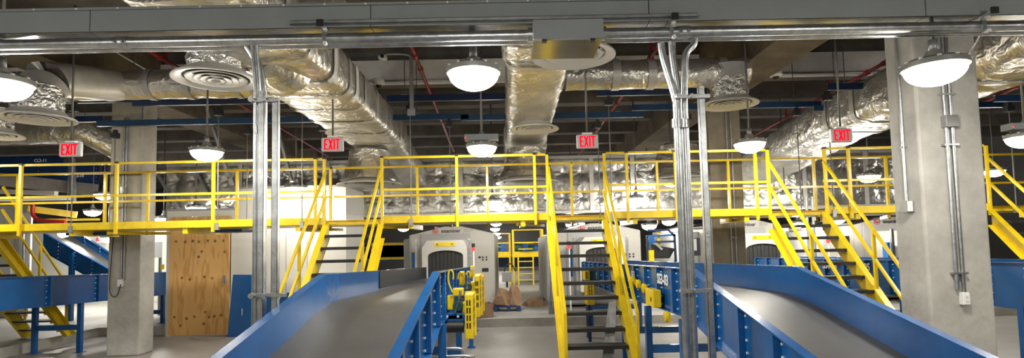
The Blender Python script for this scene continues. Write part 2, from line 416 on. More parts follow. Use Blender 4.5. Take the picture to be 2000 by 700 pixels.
for px, D, yt in ((140, 9.3, 200), (425, 9.3, 208), (590, 9.3, 198), (803, 9.3, 200), (880, 10.4, 232), (1195, 9.3, 188), (1172, 10.4, 234), (1350, 10.4, 218),
                  (1565, 10.4, 210), (1628, 9.3, 178), (630, 10.4, 240), (222, 10.4, 254), (482, 10.4, 246), (1790, 9.3, 176), (1985, 9.3, 200)):
    hanger(px, D, yt)
# ================================================================= WIREWAY, PIPES AND JUNCTION BOX OVERHEAD
DW = 4.3
a = W(1000, 46, DW); zb = a.z
SL = 0.0
wwy = thing('wireway', 'long grey painted metal wireway trunk across the top of the photo', 'wireway', (0, DW, zb))
wx0, wx1 = -5.5, 5.6
nw = 5
for i in range(nw):
    x0 = wx0+(wx1-wx0)*i/nw; x1 = wx0+(wx1-wx0)*(i+1)/nw
    part('trunk_section', MB().box((x0+.003, DW, zb), (x1-.003, DW+.16, zb+.17)), 'wireway', wwy, bev=.004)
    part('bottom_cover', MB().box((x0+.004, DW+.004, zb-.006), (x1-.004, DW+.156, zb-.0005)), 'wireunder', wwy)
part('lid', MB().box((wx0, DW-.012, zb+.17), (wx1, DW+.17, zb+.19)), 'wireway', wwy)
sm = MB().lathe([(0.0001, -.008), (.007, -.008), (.009, 0)], 10, (0, 0, 0), 'y').mesh('screw', 'plastic')
for px in (70, 152, 233, 312, 393, 473, 555, 635, 715, 796, 874, 952, 1031, 1110, 1187, 1264):
    x = W(px, 8, DW).x
    place('screw', sm, wwy, (x, -.013, .178))
# strut along its lower edge
sz = zb+.01
sx0, sx1 = W(566, 43, DW-.04).x, W(1362, 34, DW-.04).x
mstrut = MB().box((sx0, DW-.045, sz), (sx1, DW-.042, sz+.03)); mstrut.box((sx0, DW-.045, sz+.027), (sx1, DW-.002, sz+.03)); mstrut.box((sx0, DW-.045, sz), (sx1, DW-.002, sz+.003))
solo('strut_rail', mstrut, 'galvdull', 'long thin galvanized strut fixed along the lower edge of the grey wireway', 'strut')
# big conduit run
DP = 4.36
zp = W(1000, 69, DP).z
pipe = thing('conduit_run', 'thick galvanized conduit running below the grey wireway', 'pipe', (0, DP, zp))
jx0, jx1 = W(1041, 70, DP).x, W(1172, 70, DP).x
part('conduit', MB().tube([(-5.5, DP, zp), (jx0+.02, DP, zp)], .042, 20), 'galv', pipe, True)
part('conduit', MB().tube([(jx1-.02, DP, zp), (5.6, DP, zp)], .042, 20), 'galv', pipe, True)
part('conduit', MB().tube([(-5.5, DP+.10, zp-.012), (5.6, DP+.10, zp-.012)], .03, 16), 'galv', pipe, True)
for x in (jx0-.045, jx1+.005):
    part('locknut', MB().tube([(x, DP, zp), (x+.04, DP, zp)], .056, 16), 'galv', pipe, True)
for px in (240, 1335):
    x = W(px, 75, DP).x
    c = MB().tube([(x-.05, DP, zp), (x+.05, DP, zp)], .049, 18)
    part('coupling', c, 'galv', pipe, True)
    for s in (-.03, .03): part('set_screw', MB().lathe([(.0001, -.02), (.01, -.02), (.01, 0)], 8, (x+s, DP-.045, zp-.01), 'y'), 'galv', pipe)
# hangers of the run
for px, lab in ((-15, 'left edge'), (638, 'left'), (1308, 'right'), (1912, 'far right')):
    x = W(px, 75, DP).x
    h = thing('pipe_hanger', 'strut hanger with bolted clamp holding the conduit run, ' + {'left edge': 'at the left edge of the photo', 'left': 'above the second exit sign from left', 'right': 'over the bundle of vertical conduits', 'far right': 'right of the column lamp'}[lab], 'hanger', (x, DP-.06, zp))
    part('strut_stub', MB().box((x-.02, DW-.09, zb+.002-.02), (x+.02, DW+.36, zb-.009)), 'galvdull', h)
    part('end_cap', MB().box((x-.026, DW-.11, zb-.03), (x+.026, DW-.09, zb+.02)), 'black', h)
    part('clamp', MB().box((x-.016, DP-.062, zp-.07), (x+.016, DP-.045, zb-.012)), 'galv', h)
    for z in (zp-.065, zp+.05): part('bolt', MB().lathe([(.0001, -.03), (.016, -.03), (.016, 0)], 8, (x+.012, DP-.06, z), 'y'), 'plastic', h)
# junction box
jb = thing('junction_box', 'grey painted metal junction box hanging under the wireway at centre', 'junction box', ((jx0+jx1)/2, DP, zp))
zj1 = W(1105, 37, DP-.14).z; zj0 = W(1105, 75, DP-.14).z
part('box_body', MB().box((jx0, DP-.1, zj0+.006), (jx1, DP+.36, zj1-.004)), 'wireunder', jb)
part('cover', MB().box((jx0-.006, DP-.14, zj0), (jx1+.006, DP-.1, zj1)), 'wireway', jb, bev=.004)
for k in (.15, .85): part('latch', MB().box((jx0+(jx1-jx0)*k-.02, DP-.13, zj0-.014), (jx0+(jx1-jx0)*k+.02, DP-.08, zj0)), 'black', jb)
# vertical conduits, strut posts
def conduit_bundle(paths, label, r=.034, cz=None):
    t = thing('conduit_bundle', label, 'conduit', tuple(paths[0][-1]))
    for p in paths:
        part('conduit', MB().tube(p, r, 14), 'galv', t, True)
    return t
def smooth_path(pts, n=6):
    pts = [Vector(p) for p in pts]; out = []
    for i in range(len(pts)-1):
        p0 = pts[max(i-1, 0)]; p1 = pts[i]; p2 = pts[i+1]; p3 = pts[min(i+2, len(pts)-1)]
        for k in range(n):
            t = k/n
            out.append(.5*((2*p1)+(-p0+p2)*t+(2*p0-5*p1+4*p2-p3)*t*t+(-p0+3*p1-3*p2+p3)*t*t*t))
    out.append(pts[-1]); return out
def down(pts, D):
    P = [W(x, y, D) for x, y in pts]; P = smooth_path(P)
    return P + [Vector((P[-1].x, D, .0))]
DB = 4.36
la = conduit_bundle([down([(497, 88), (499, 120), (503, 170), (503, 200)], DB+.02), down([(484, 90), (506, 130), (514, 175), (515, 200)], DB+.06)],
               'pair of vertical galvanized conduits left of the left conveyor', .03)
x5 = W(503, 220, DB).x
part('coupling', MB().tube([(x5, DB+.02, W(503, 246, DB).z), (x5, DB+.02, W(503, 262, DB).z)], .038, 14), 'galv', la, True)
lb = conduit_bundle([down([(1291, 85), (1296, 115), (1313, 170), (1321, 200)], DB+.0), down([(1312, 82), (1314, 110), (1322, 165), (1328, 200)], DB+.06),
                     down([(1356, 76), (1354, 88), (1340, 105), (1337, 140), (1336, 200)], DB+.03)], 'bundle of galvanized conduits dropping beside the right conveyor', .029)
for px in (1321, 1336):
    x = W(px, 230, DB).x
    part('coupling', MB().tube([(x, DB, W(px, 233, DB).z), (x, DB, W(px, 250, DB).z)], .037, 14), 'galv', lb, True)
def strut_post(px0, ptop, label):
    x = W(px0, 300, DB).x; zt = W(px0, ptop, DB).z
    t = thing('strut_post', label, 'strut post', (x, DB-.02, 0))
    m = MB().box((x-.024, DB-.045, 0), (x+.024, DB-.042, zt)); m.box((x-.024, DB-.045, 0), (x-.021, DB+.0, zt)); m.box((x+.021, DB-.045, 0), (x+.024, DB, zt))
    m.box((x-.024, DB-.003, 0), (x-.012, DB, zt)); m.box((x+.012, DB-.003, 0), (x+.024, DB, zt))
    part('channel', m, 'galv', t)
    sl = MB()
    z = .1
    while z < zt-.05: sl.box((x-.006, DB-.0462, z), (x+.006, DB-.0452, z+.028)); z += .05
    return t
s1 = strut_post(541, 196, 'galvanized strut post beside the pair of conduits at left')
s2 = strut_post(1372, 171, 'galvanized strut post beside the conduit bundle at right')
s3 = strut_post(514, 180, 'galvanized strut post standing between conduit and shorter post at left')
for s_, pxs, py in ((s1, (490, 545), 197), (s1, (490, 560), 578), (s2, (1318, 1385), 190), (s2, (1326, 1388), 569)):
    a_, b_ = W(pxs[0], py, DB-.05), W(pxs[1], py-3, DB-.05)
    br = MB().box((a_.x, DB-.075, a_.z-.014), (b_.x, DB-.05, a_.z+.014)); br.tube([(a_.x+.02, DB-.10, a_.z), (a_.x+.02, DB-.05, a_.z)], .022, 10); br.tube([(a_.x+.12, DB-.10, a_.z), (a_.x+.12, DB-.05, a_.z)], .016, 10)
    part('cross_bracket', br, 'galv', s_)
# inclined strut braces
pq, pr = W(398, 190, 11.6), W(453, 362, 11.6); br = MB().bar(pq+(pq-pr)*.65, pr, .1, .05); solo('inclined_brace', br, 'galvdull', 'pale sloping strut brace hanging between the left diffuser and the left lamp', 'strut')
pq, pr = W(524, 175, 11.6), W(570, 355, 11.6); br = MB().bar(pq+(pq-pr)*.5, pr, .1, .05); solo('inclined_brace', br, 'galvdull', 'pale sloping strut brace behind the left strut posts', 'strut')
br = MB().box((W(803, 110, 8.8).x-.03, 8.78, W(803, 222, 8.8).z), (W(803, 110, 8.8).x+.03, 8.82, W(803, 112, 8.8).z))
cs = thing('camera_strut', 'vertical perforated strut with bent conduit arm above the blue channel at centre left', 'strut', W(803, 222, 8.8))
part('strut', br, 'galvdull', cs)
part('conduit_arm', MB().tube(smooth_path([W(803, 116, 8.8), W(800, 109, 8.8), W(785, 106, 8.8), W(760, 106, 8.8), W(748, 109, 8.8), W(744, 114, 8.8)]), .016, 8), 'galvdull', cs, True)
part('foot_plate', MB().box((W(796, 226, 8.77).x, 8.75, W(800, 226, 8.77).z), (W(811, 213, 8.77).x, 8.78, W(803, 213, 8.77).z)), 'galvdull', cs)
# ================================================================= FOIL DUCTS
def nz(p, s, a): return a*noise.noise(Vector(p)*s) + a*.45*noise.noise(Vector(p)*s*2.7)
def foil_tube(path, w, h, step=.09, n=36, power=.5, amp=.018, caps=True):
    """duct with a superellipse section swept along straight legs"""
    pts = [Vector(path[0])]
    for a, b in zip(path, path[1:]):
        a, b = Vector(a), Vector(b); k = max(1, int((b-a).length/step))
        pts += [a+(b-a)*(i/k) for i in range(1, k+1)]
    mb = MB(); m = len(pts)
    for i, p in enumerate(pts):
        d = (pts[min(i+1, m-1)]-pts[max(i-1, 0)]).normalized()
        up = Vector((0, 0, 1)) if abs(d.z) < .8 else Vector((0, 1, 0))
        sd = d.cross(up).normalized(); u = sd.cross(d)
        for k in range(n):
            t = 2*math.pi*k/n; c, s = math.cos(t), math.sin(t)
            x = math.copysign(abs(c)**power, c)*w/2; y = math.copysign(abs(s)**power, s)*h/2
            q = p+sd*x+u*y; q += (sd*x+u*y).normalized()*nz(q, 5, amp)
            mb.v.append(q)
    for i in range(m-1):
        for k in range(n): mb.f.append([i*n+k, i*n+(k+1) % n, (i+1)*n+(k+1) % n, (i+1)*n+k])
    if caps: mb.f.append(list(range(n))[::-1]); mb.f.append([(m-1)*n+k for k in range(n)])
    return mb
def tape(parent, p, d, w, h, wd=.1, power=.5, m='tape', a0=0, a1=2*math.pi, nm='tape_band'):
    d = Vector(d).normalized(); p = Vector(p)
    up = Vector((0, 0, 1)) if abs(d.z) < .8 else Vector((0, 1, 0)); sd = d.cross(up).normalized(); u = sd.cross(d)
    mb = MB(); n = 40; A = []; B = []
    for k in range(n+1):
        t = a0+(a1-a0)*k/n; c, s = math.cos(t), math.sin(t)
        q = sd*math.copysign(abs(c)**power, c)*(w/2+.016)+u*math.copysign(abs(s)**power, s)*(h/2+.016)
        A.append(p+q-d*wd/2); B.append(p+q+d*wd/2)
    mb.strip(A, B); part(nm, mb, m, parent, True)
# B: big trunk going away left of centre
ZB = 4.42
duB = thing('foil_duct', 'large foil wrapped trunk duct going away left of the centre', 'duct', (-2.75, 8, 4.1))
part('duct_shell', foil_tube([(-2.75, 4.6, ZB), (-2.72, 11.9, ZB-.05)], 1.15, .62, power=.38, amp=.02), 'foil', duB, True)
part('duct_shell', foil_tube([(-2.72, 11.6, ZB-.06), (-2.72, 12.4, ZB-.25), (-2.72, 14.9, 3.75)], 1.1, .62, power=.38), 'foil', duB, True)
for i, y in enumerate((5.4, 6.1, 7.0, 7.6, 8.4, 9.2, 10.2, 11.2)):
    tape(duB, (-2.74, y, ZB-.03), (0, 1, 0), 1.15, .62, (.1, .08, .14)[i % 3], .38, 'tape')
for y in (6.9, 7.9): 
    tape(duB, (-2.74, y, ZB-.03), (0, 1, 0), 1.17, .64, .13, .38, 'tapewhite', math.pi*1.72, math.pi*2.12, 'label_tape')
part('round_branch', foil_tube([(-3.25, 4.7, 4.62), (-2.7, 6.9, 4.22)], .62, .62, power=1., amp=.02), 'foil', duB, True)
tape(duB, (-3.0, 5.75, 4.42), (.5, 2, -.36), .62, .62, .12, 1.)
tape(duB, (-2.85, 6.3, 4.33), (.5, 2, -.36), .62, .62, .08, 1.)
# A: round duct along X at left
duA = thing('foil_duct', 'round foil wrapped duct running left to right behind the left diffusers', 'duct', (-6, 8.2, 4.3))
DA = 9.0
pa = [W(-60, 172, DA), W(120, 170, DA), W(330, 166, DA), W(545, 160, DA)]
za = sum(p.z for p in pa)/4
pa = [Vector((p.x, DA, za)) for p in pa]
part('duct_shell', foil_tube(pa, .48, .48, power=1., amp=.012), 'foil', duA, True)
for px in (40, 135, 215, 300, 375, 470):
    tape(duA, (W(px, 170, DA).x, DA, za), (1, 0, 0), .48, .48, .1, 1.)
# diffusers ------------------------------------------------------------------
def make_diffuser(label, d=.9, neck=.35, nr=.30, flare=0., nm='foilneck'):
    t = thing('ceiling_diffuser', label, 'air diffuser', (0, 0, 0))
    R = d/2
    o = place('outer_cone', MB().lathe([(R, .0), (R, .012), (R*.97, .03), (R*.80, .06), (nr, .12), (nr-.01, .11), (R*.78, .052), (R*.76, .030), (R*.96, .0), (R, 0)], 56).mesh('outer_cone', 'diffuser', smooth=True), t); split(o, 30)
    for r0, r1, z0 in ((.70, .50, .016), (.52, .34, .008), (.36, .18, .002), (.20, .02, -.004)):
        o = place('cone_ring', MB().lathe([(R*r0, z0), (R*r0, z0+.006), (R*r1, z0+.028), (R*r1, z0+.022), (R*r0-.012, z0-.002), (R*r0, z0)], 48).mesh('cone_ring', 'diffuser', smooth=True), t); split(o, 30)
    place('core', MB().lathe([(.0001, .03), (R*.1, .03), (R*.14, .05), (.0001, .06)], 24).mesh('core', 'diffuser', smooth=True), t)
    place('throat', MB().lathe([(.0001, .115), (nr-.012, .115)], 32).mesh('throat', 'black'), t)
    mb = MB(); n = 40; k = 8
    for i in range(k+1):
        for j in range(n):
            th = 2*math.pi*j/n; z = .1+neck*i/k
            r = nr-.005 + (.012 if 0 < i < k else 0)*math.sin(i*2.2+j*.9) + random.uniform(-.008, .008) + flare*(1-i/k)**2
            mb.v.append(Vector((r*math.cos(th), r*math.sin(th), z)))
    for i in range(k):
        for j in range(n): mb.f.append([i*n+j, i*n+(j+1) % n, (i+1)*n+(j+1) % n, (i+1)*n+j])
    place('neck_duct', mb.mesh('neck_duct', nm, smooth=True), t)
    return t
df = make_diffuser('large round ceiling diffuser at upper left under the conduit run')
p = W(423, 158, 6.1); df.location = p; ZD = p.z
grp = 'round ceiling diffusers'; df['group'] = grp
for px, py, D, lab in ((73, 234, 7.6, 'round ceiling diffuser at left beside the leftmost exit sign'), (-20, 266, 9.0, 'round ceiling diffuser cut by the left edge of the photo'),
                   (685, 262, 10.1, 'round ceiling diffuser just above the second exit sign from left'), (1425, 206, 8.9, 'round ceiling diffuser beside the galvanized strut post at right'),
                   (1120, 112, 5.85, 'round ceiling diffuser half hidden behind the grey junction box'), (1044, 254, 10.15, 'round ceiling diffuser under the centre duct beside the second lamp')):
    dup(df, W(px, py, D), lab, grp)
db = make_diffuser('wide flat ceiling diffuser behind the catwalk over the left stair', 1.35, .62, .42, .2, 'foil'); db.location = W(722, 362, 11.7); db['group'] = grp
dup(db, W(1030, 358, 11.7), 'wide flat ceiling diffuser behind the catwalk under the centre duct', grp)
dup(db, W(1325, 352, 11.7), 'wide flat ceiling diffuser behind the catwalk by the conduit bundle', grp)
# foil elbows over diffuser 1
p1 = W(423, 158, 6.1)
e1 = thing('foil_duct', 'short foil wrapped branch above the large upper left diffuser', 'duct', (p1.x, 6.1, p1.z+.4))
part('duct_shell', foil_tube([(p1.x-.05, 6.1, p1.z+.42+.3), (p1.x+1.4, 6.05, p1.z+.72)], .55, .55, power=.8), 'foil', e1, True)
part('plenum', foil_tube([(p1.x-.42, 5.95, p1.z+.68), (p1.x+.42, 5.95, p1.z+.68)], .8, .5, power=.4), 'foil', e1, True)
p2 = W(73, 234, 7.6)
part('elbow', foil_tube([(p2.x, 7.6, p2.z+.38), (p2.x, 7.75, p2.z+.62), (p2.x+.1, DA, za)], .56, .5, power=.8), 'tape', duA, True)
# C: centre trunk with step
duC = thing('foil_duct', 'foil wrapped trunk duct going away at the centre beside the big lamp', 'duct', (.45, 8, 4.1))
zc0 = W(1050, 112, 5.85).z+.42
part('duct_shell', foil_tube([(.47, 4.8, zc0+.3), (.47, 7.3, zc0+.27)], 1.0, .6, power=.36, amp=.025), 'foil', duC, True)
part('duct_shell', foil_tube([(.46, 7.2, zc0+.25), (.42, 12.2, zc0-.05)], .88, .6, power=.36, amp=.025), 'foil', duC, True)
part('transition', foil_tube([(.42, 12.0, zc0-.08), (.41, 12.6, zc0-.2), (.4, 14.9, 3.85)], .95, .6, power=.36), 'foil', duC, True)
for i, y in enumerate((5.6, 6.7, 7.35, 8.3, 9.3, 10.4, 11.4)):
    tape(duC, (.47-.005*i, y, zc0+.28-.02*i-(.05 if i > 4 else 0)), (0, 1, 0), 1.0 if y < 7.3 else .9, .6, .1, .36)
# D: round duct from centre trunk to right diffuser
duD = thing('foil_duct', 'round foil wrapped duct from the centre trunk to the right diffuser', 'duct', (2.2, 8.9, 4.4))
pd0, pd1 = W(1105, 148, 8.8), W(1462, 140, 8.8); zd = (pd0.z+pd1.z)/2+.02
part('duct_shell', foil_tube([(pd0.x, 8.9, zd), (pd1.x, 8.9, zd)], .47, .47, power=1., amp=.014), 'foil', duD, True)
for px in (1268, 1405, 1200): tape(duD, (W(px, 145, 8.9).x, 8.9, zd), (1, 0, 0), .47, .47, .13, 1.)
p3 = W(1425, 206, 8.9)
part('elbow', foil_tube([(p3.x, 8.9, p3.z+.42), (p3.x, 8.9, zd+.1)], .62, .6, power=.9), 'tape', duD, True)
# E: wide duct across the hall behind the catwalk
DE = 14.7
ze0, ze1 = W(1000, 418, DE).z, W(1000, 308, DE).z
ex0, ex1 = W(325, 350, DE).x, 12.5
duE = thing('foil_duct', 'tall foil wrapped main duct crossing the hall behind the catwalk', 'duct', ((ex0+ex1)/2, DE+.5, ze0))
mb = MB(); stp = .03; nx = int((ex1-ex0)/stp); nzr = int((ze1-ze0)/stp)
pins = [(ex0+.28+.47*i, ze0+zf*(ze1-ze0)) for i in range(int((ex1-ex0)/.47)) for zf in (.28, .72)]
ph = [random.uniform(0, 6.28) for _ in pins]
for j in range(nzr+1):
    for i in range(nx+1):
        x = ex0+(ex1-ex0)*i/nx; z = ze0+(ze1-ze0)*j/nzr; d = 0
        c0 = int((x-ex0-.28)/.47)
        for ci in (c0-1, c0, c0+1):
            for r_ in (0, 1):
                k = ci*2+r_
                if 0 <= k < len(pins):
                    dx, dz = x-pins[k][0], z-pins[k][1]; r = math.hypot(dx, dz)
                    if r < .5:
                        an = math.atan2(dz, dx)
                        d += .05*math.exp(-(r/.09)**2)+0.030*abs(math.sin(an*4.5+ph[k]+1.2*math.sin(an*2+ph[k])))*math.exp(-(r/.2)**2)*min(1, r/.06)
        d += nz((x, 0, z), 2.2, .014)
        edge = min(j, nzr-j)*stp
        if edge < .12: d += (.12-edge)**2*2
        mb.v.append(Vector((x, DE+d, z)))
for j in range(nzr):
    for i in range(nx): mb.f.append([j*(nx+1)+i, j*(nx+1)+i+1, (j+1)*(nx+1)+i+1, (j+1)*(nx+1)+i])
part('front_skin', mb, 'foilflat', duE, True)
part('duct_shell', MB().box((ex0, DE+.08, ze0+.01), (ex1, DE+1.1, ze1-.01)), 'foil', duE)
for px in (470, 640, 900, 1155, 1235, 1420, 1570, 1690):
    x = W(px, 350, DE).x
    part('tape_band', MB().box((x-.055, DE-.035, ze0+.02), (x+.055, DE-.028, ze1-.02)), 'tape', duE)
part('tape_band', MB().box((ex0, DE-.02, ze1-.06), (ex1, DE+.05, ze1+.015)), 'tape', duE)
part('tape_band', MB().box((ex0, DE-.02, ze0-.015), (ex1, DE+.05, ze0+.05)), 'tape', duE)
# F: duct going away right of the wide column, G: duct at far left
duF = thing('foil_duct', 'foil wrapped duct going away behind the wide right column', 'duct', (6.9, 9, 4))
part('duct_shell', foil_tube([(6.85, 5.4, 4.5), (6.7, 11.0, 4.3), (6.6, 14.9, 3.75)], 1.25, .75, power=.45, amp=.03), 'foil', duF, True)
for y in (6.4, 7.4, 8.6, 9.6, 10.4): tape(duF, (6.85-.027*(y-5.4), y, 4.5-.036*(y-5.4)), (0, 1, 0), 1.25, .75, .12, .45)
duG = thing('foil_duct', 'foil wrapped duct at far left under the blue channel', 'duct', (-10, 11.8, 4.1))
zg = W(100, 258, 11.8).z
part('duct_shell', foil_tube([(-13, 11.8, zg), (W(170, 258, 11.8).x, 11.8, zg), (W(213, 290, 11.8).x, 12.1, zg-.35)], .5, .5, power=.8, amp=.02), 'foil', duG, True)
# ================================================================= RED SPRINKLER PIPES
def redpipe(a, b, label, r=.035, sprigs=()):
    t = thing('sprinkler_pipe', label, 'sprinkler pipe', tuple(a))
    part('pipe', MB().tube([a, b], r, 12), 'redpipe', t, True)
    d = (b-a).normalized()
    for f in (.06, .13, .33, .55):
        p = a+(b-a)*f
        part('coupling', MB().tube([p-d*.05, p+d*.05], r*1.5, 12), 'redpipe', t, True)
    for f, hgt in sprigs:
        p = a+(b-a)*f; part('riser', MB().tube([p, p+Vector((0, 0, hgt))], r*.7, 10), 'redpipe', t, True)
def zpt(px, py, z):
    d = CR*(px-PPX) + CU*(PPY-py) + FW*F; t = (z-EYE)/d.z
    return Vector((d.x*t, d.y*t, z))
redpipe(zpt(262, 82, 5.05), zpt(640, 305, 5.05), 'red sprinkler pipe running away above the upper left diffuser', .032, ((.08, .5), (.3, .5)))
redpipe(zpt(800, 82, 5.05), zpt(886, 296, 5.05), 'red sprinkler pipe running away left of the big centre lamp', .032, ((.06, .5), (.35, .45)))
redpipe(zpt(1291, 84, 5.05), zpt(1130, 305, 5.05), 'red sprinkler pipe running away right of the junction box', .032, ((.05, .6), (.25, .5)))
redpipe(zpt(1760, 105, 5.05), zpt(1455, 275, 5.05), 'red sprinkler pipe running away above the rightmost exit sign', .032, ((.3, .45), (.6, .4)))
redpipe(zpt(2050, 140, 4.98), zpt(1890, 215, 4.98), 'red sprinkler pipe right of the wide column', .032, ((.4, .4),))
# conduits along the ceiling, small things up there
cd = MB().tube([(W(670, 160, 10.95).x, 10.95, 5.30), (W(880, 155, 10.95).x, 10.95, 5.30)], .018, 8); solo('ceiling_conduit', cd, 'galv', 'thin conduit along the pale ceiling beam at centre left', 'conduit')
cd = MB().tube([(W(1490, 140, 10.95).x, 10.95, 5.30), (W(1725, 133, 10.95).x, 10.95, 5.30)], .018, 8); solo('ceiling_conduit', cd, 'galv', 'thin conduit along the pale ceiling beam at upper right', 'conduit')
for a_, b_, lab in (((0, 93), (170, 138), 'at the upper left corner'), ((210, 92), (300, 145), 'left of the red sprinkler pipe at left'), ((1400, 115), (1475, 155), 'below the brown girder at right')):
    solo('ceiling_conduit', MB().tube([zpt(*a_, 5.4), zpt(*b_, 5.4)], .014, 8), 'galvdull', 'thin conduit crossing the dark ceiling ' + lab, 'conduit')
def domecam(px, py, D, label):
    c = W(px, py, D); t = thing('dome_camera', label, 'security camera', tuple(c))
    part('mount', MB().box((c.x-.06, D-.06, c.z+.09), (c.x+.06, D+.06, c.z+.14)), 'plastic', t)
    part('housing', MB().lathe([(.0001, .10), (.085, .10), (.11, .07), (.11, .01), (.06, -.02), (.0001, -.02)], 24, c), 'plastic', t, True)
    part('dome', MB().lathe([(.055, -.019), (.05, -.04), (.03, -.06), (.0001, -.066)], 24, c), 'black', t, True)
domecam(740, 165, 9.6, 'white dome security camera beside the big trunk duct')
domecam(1515, 148, 9.6, 'white dome security camera under the pale beam at upper right')
c = W(748, 112, 8.8)
t = thing('security_camera', 'small camera hanging from the bent conduit arm at upper centre left', 'security camera', tuple(c))
part('body', MB().box((c.x-.07, c.y-.05, c.z-.04), (c.x+.06, c.y+.05, c.z+.02)), 'plastic', t, bev=.01)
part('lens', MB().lathe([(.0001, -.07), (.03, -.07), (.03, -.04)], 12, c, 'y'), 'black', t)
# ================================================================= LAMPS
def make_lamp(label, battery=False, stem=2.0):
    t = thing('high_bay_lamp', label, 'lamp', (0, 0, 0))
    R = .23
    o = place('rim', MB().lathe([(R, 0), (R+.012, .008), (R+.010, .05), (R-.03, .075), (.07, .105), (.06, .15), (.0001, .15)], 40).mesh('rim', 'housing', smooth=True), t); split(o, 35)
    prof = [(R-.008, .004)] + [((R-.008)*math.cos(a), -.14*math.sin(a)) for a in [i*math.pi/2/9 for i in range(1, 9)]] + [(.0001, -.14)]
    place('glass_bowl', MB().lathe(prof, 40).mesh('glass_bowl', 'bowl', smooth=True), t)
    scm = MB()
    for k in range(12):
        a = k*math.pi/6; scm.box((math.cos(a)*(R+.005)-.012, math.sin(a)*(R+.005)-.012, .05), (math.cos(a)*(R+.005)+.012, math.sin(a)*(R+.005)+.012, .062))
    o = place('clips', scm.mesh('clips', 'plastic'), t.children[0]); o['kind'] = 'stuff'
    place('hub', MB().tube([(0, 0, .14), (0, 0, .25)], .035, 14).mesh('hub', 'galvdull', smooth=True), t)
    place('stem', MB().tube([(0, 0, 0), (0, 0, 1)], .015, 8).mesh('stem', 'rod', smooth=True), t, (0, 0, .24))
    if battery:
        b = place('battery_box', MB().box((-.26, -.09, .11), (.26, .09, .2)).mesh('battery_box', 'wireway'), t)
        place('indicator', MB().box((-.255, -.094, .135), (-.235, -.089, .155)).mesh('indicator', 'beacon'), b)
    return t
ZL = W(925, 143, 4.87).z
lamp0 = make_lamp('big round lamp glowing at top centre below the conduit run', stem=ZC-ZL)
lamp0.location = W(925, 146, 4.87)
g = 'hanging round lamps'; lamp0['group'] = g
L = [(2, 166, 4.87, 'round lamp cut by the left edge of the photo, upper'), (1826, 135, 4.55, 'big round lamp glowing in front of the wide right column'),
     (404, 298, 8.5, 'round lamp in front of the catwalk left of the strut posts'), (1464, 282, 8.5, 'round lamp in front of the catwalk below the right diffuser'),
     (578, 368, 12.35, 'round lamp glowing behind the left strut posts'), (1697, 345, 12.3, 'round lamp behind the catwalk left of the wide column'),
     (1243, 389, 13.0, 'small round lamp behind the catwalk right of the centre stair'), (181, 414, 17, 'small round lamp left of the left column'),
     (383, 407, 13.9, 'round lamp just above the plywood door'), (1533, 383, 13.0, 'small round lamp behind the handrails of the right stair'),
     (962, 395, 13.0, 'small round lamp behind the catwalk below the second centre lamp'), (130, 457, 17.5, 'round lamp under the catwalk above the sloping blue conveyor'),
     (203, 381, 15, 'round lamp behind the catwalk rails beside the left column'), (788, 446, 22.5, 'small round lamp just over the left shoulder of the first scanner'),
     (765, 438, 24, 'tiny far lamp left of the first scanner'), (1117, 439, 20, 'small far lamp above the second scanner, left of a pair'), (1131, 437, 22, 'small far lamp above the second scanner, right of a pair'),
     (1268, 441, 17, 'small lamp under the catwalk right of the centre stair'), (1306, 433, 19, 'small lamp under the catwalk beside the conduit bundle'),
     (969, 436, 22, 'highest of the far lamps stacked over the aisle'), (967, 447, 26, 'second of the far lamps stacked over the aisle'), (970, 456, 30, 'third of the far lamps stacked over the aisle'), (972, 463, 34, 'lowest of the far lamps stacked over the aisle'),
     (1558, 437, 17, 'round lamp seen between the treads of the right stair'), (1633, 428, 14.5, 'round lamp under the catwalk beside the right stair stringer'),
     (684, 398, 14.2, 'small lamp beside the corner of the white room'), (320, 428, 16, 'small lamp under the catwalk right of the left column'), (1312, 354, 13.0, 'small lamp behind the conduit bundle above the catwalk'),
     (1400, 435, 20, 'small far lamp behind the brown column'), (212, 466, 17, 'small lamp under the catwalk left of the left column')]
for px, py, D, lab in L: dup(lamp0, W(px, py, D), lab, g)
lampb = make_lamp('round lamp with a grey battery box above the catwalk at centre', True, ZC-W(941, 290, 8.5).z); lampb.location = W(941, 289, 8.5); lampb['group'] = g
dup(lampb, W(2003, 270, 7.6), 'round lamp with a grey battery box at the right edge of the photo', g)
# the same rows carry on behind the viewer
for x, y, lab in [(-4.5, 1.2, 'beside the viewer, left'), (-.35, 1.2, 'right above the viewer'), (3.8, 1.2, 'beside the viewer, right'), (-4.5, -2.4, 'behind the viewer, left'), (3.8, -2.4, 'behind the viewer, right'),
                  (-8.6, 4.87, 'left of the view in the near row'), (-9.2, 8.5, 'left of the view in the second row'), (8.2, 4.87, 'right of the view in the near row'), (-8.6, 1.2, 'far left of the viewer'), (7.9, 1.2, 'far right of the viewer'),
                  (12.2, 13.7, 'right of the view in the third row'), (-13.5, 19.5, 'left of the view over the far partition')]:
    dup(lamp0, (x, y, ZL), 'round lamp ' + lab, g)
for o in [o for o in COL.objects if o.get('category') == 'lamp']:
    x, y, z = o.location
    top = ZC
    if 3.9 < x < 4.75: top = 4.85
    elif -7.8 < x < -6.9: top = 4.95
    else:
        for yb_, wd_, zb2 in [(q, .3, 5.55) for q in (-2.5, 1.0, 5.2, 7.6, 9.2)]+[(11., .5, 5.27)]+[(q, .35, 5.3) for q in (13.0, 14.8, 16.6, 18.4, 20.2, 22.0, 24.5, 27, 30)]:
            if yb_-.02 < y < yb_+wd_+.02: top = zb2
    for ch in o.children:
        if ch.name.startswith('stem'): ch.scale = (1, 1, top-z-.24)
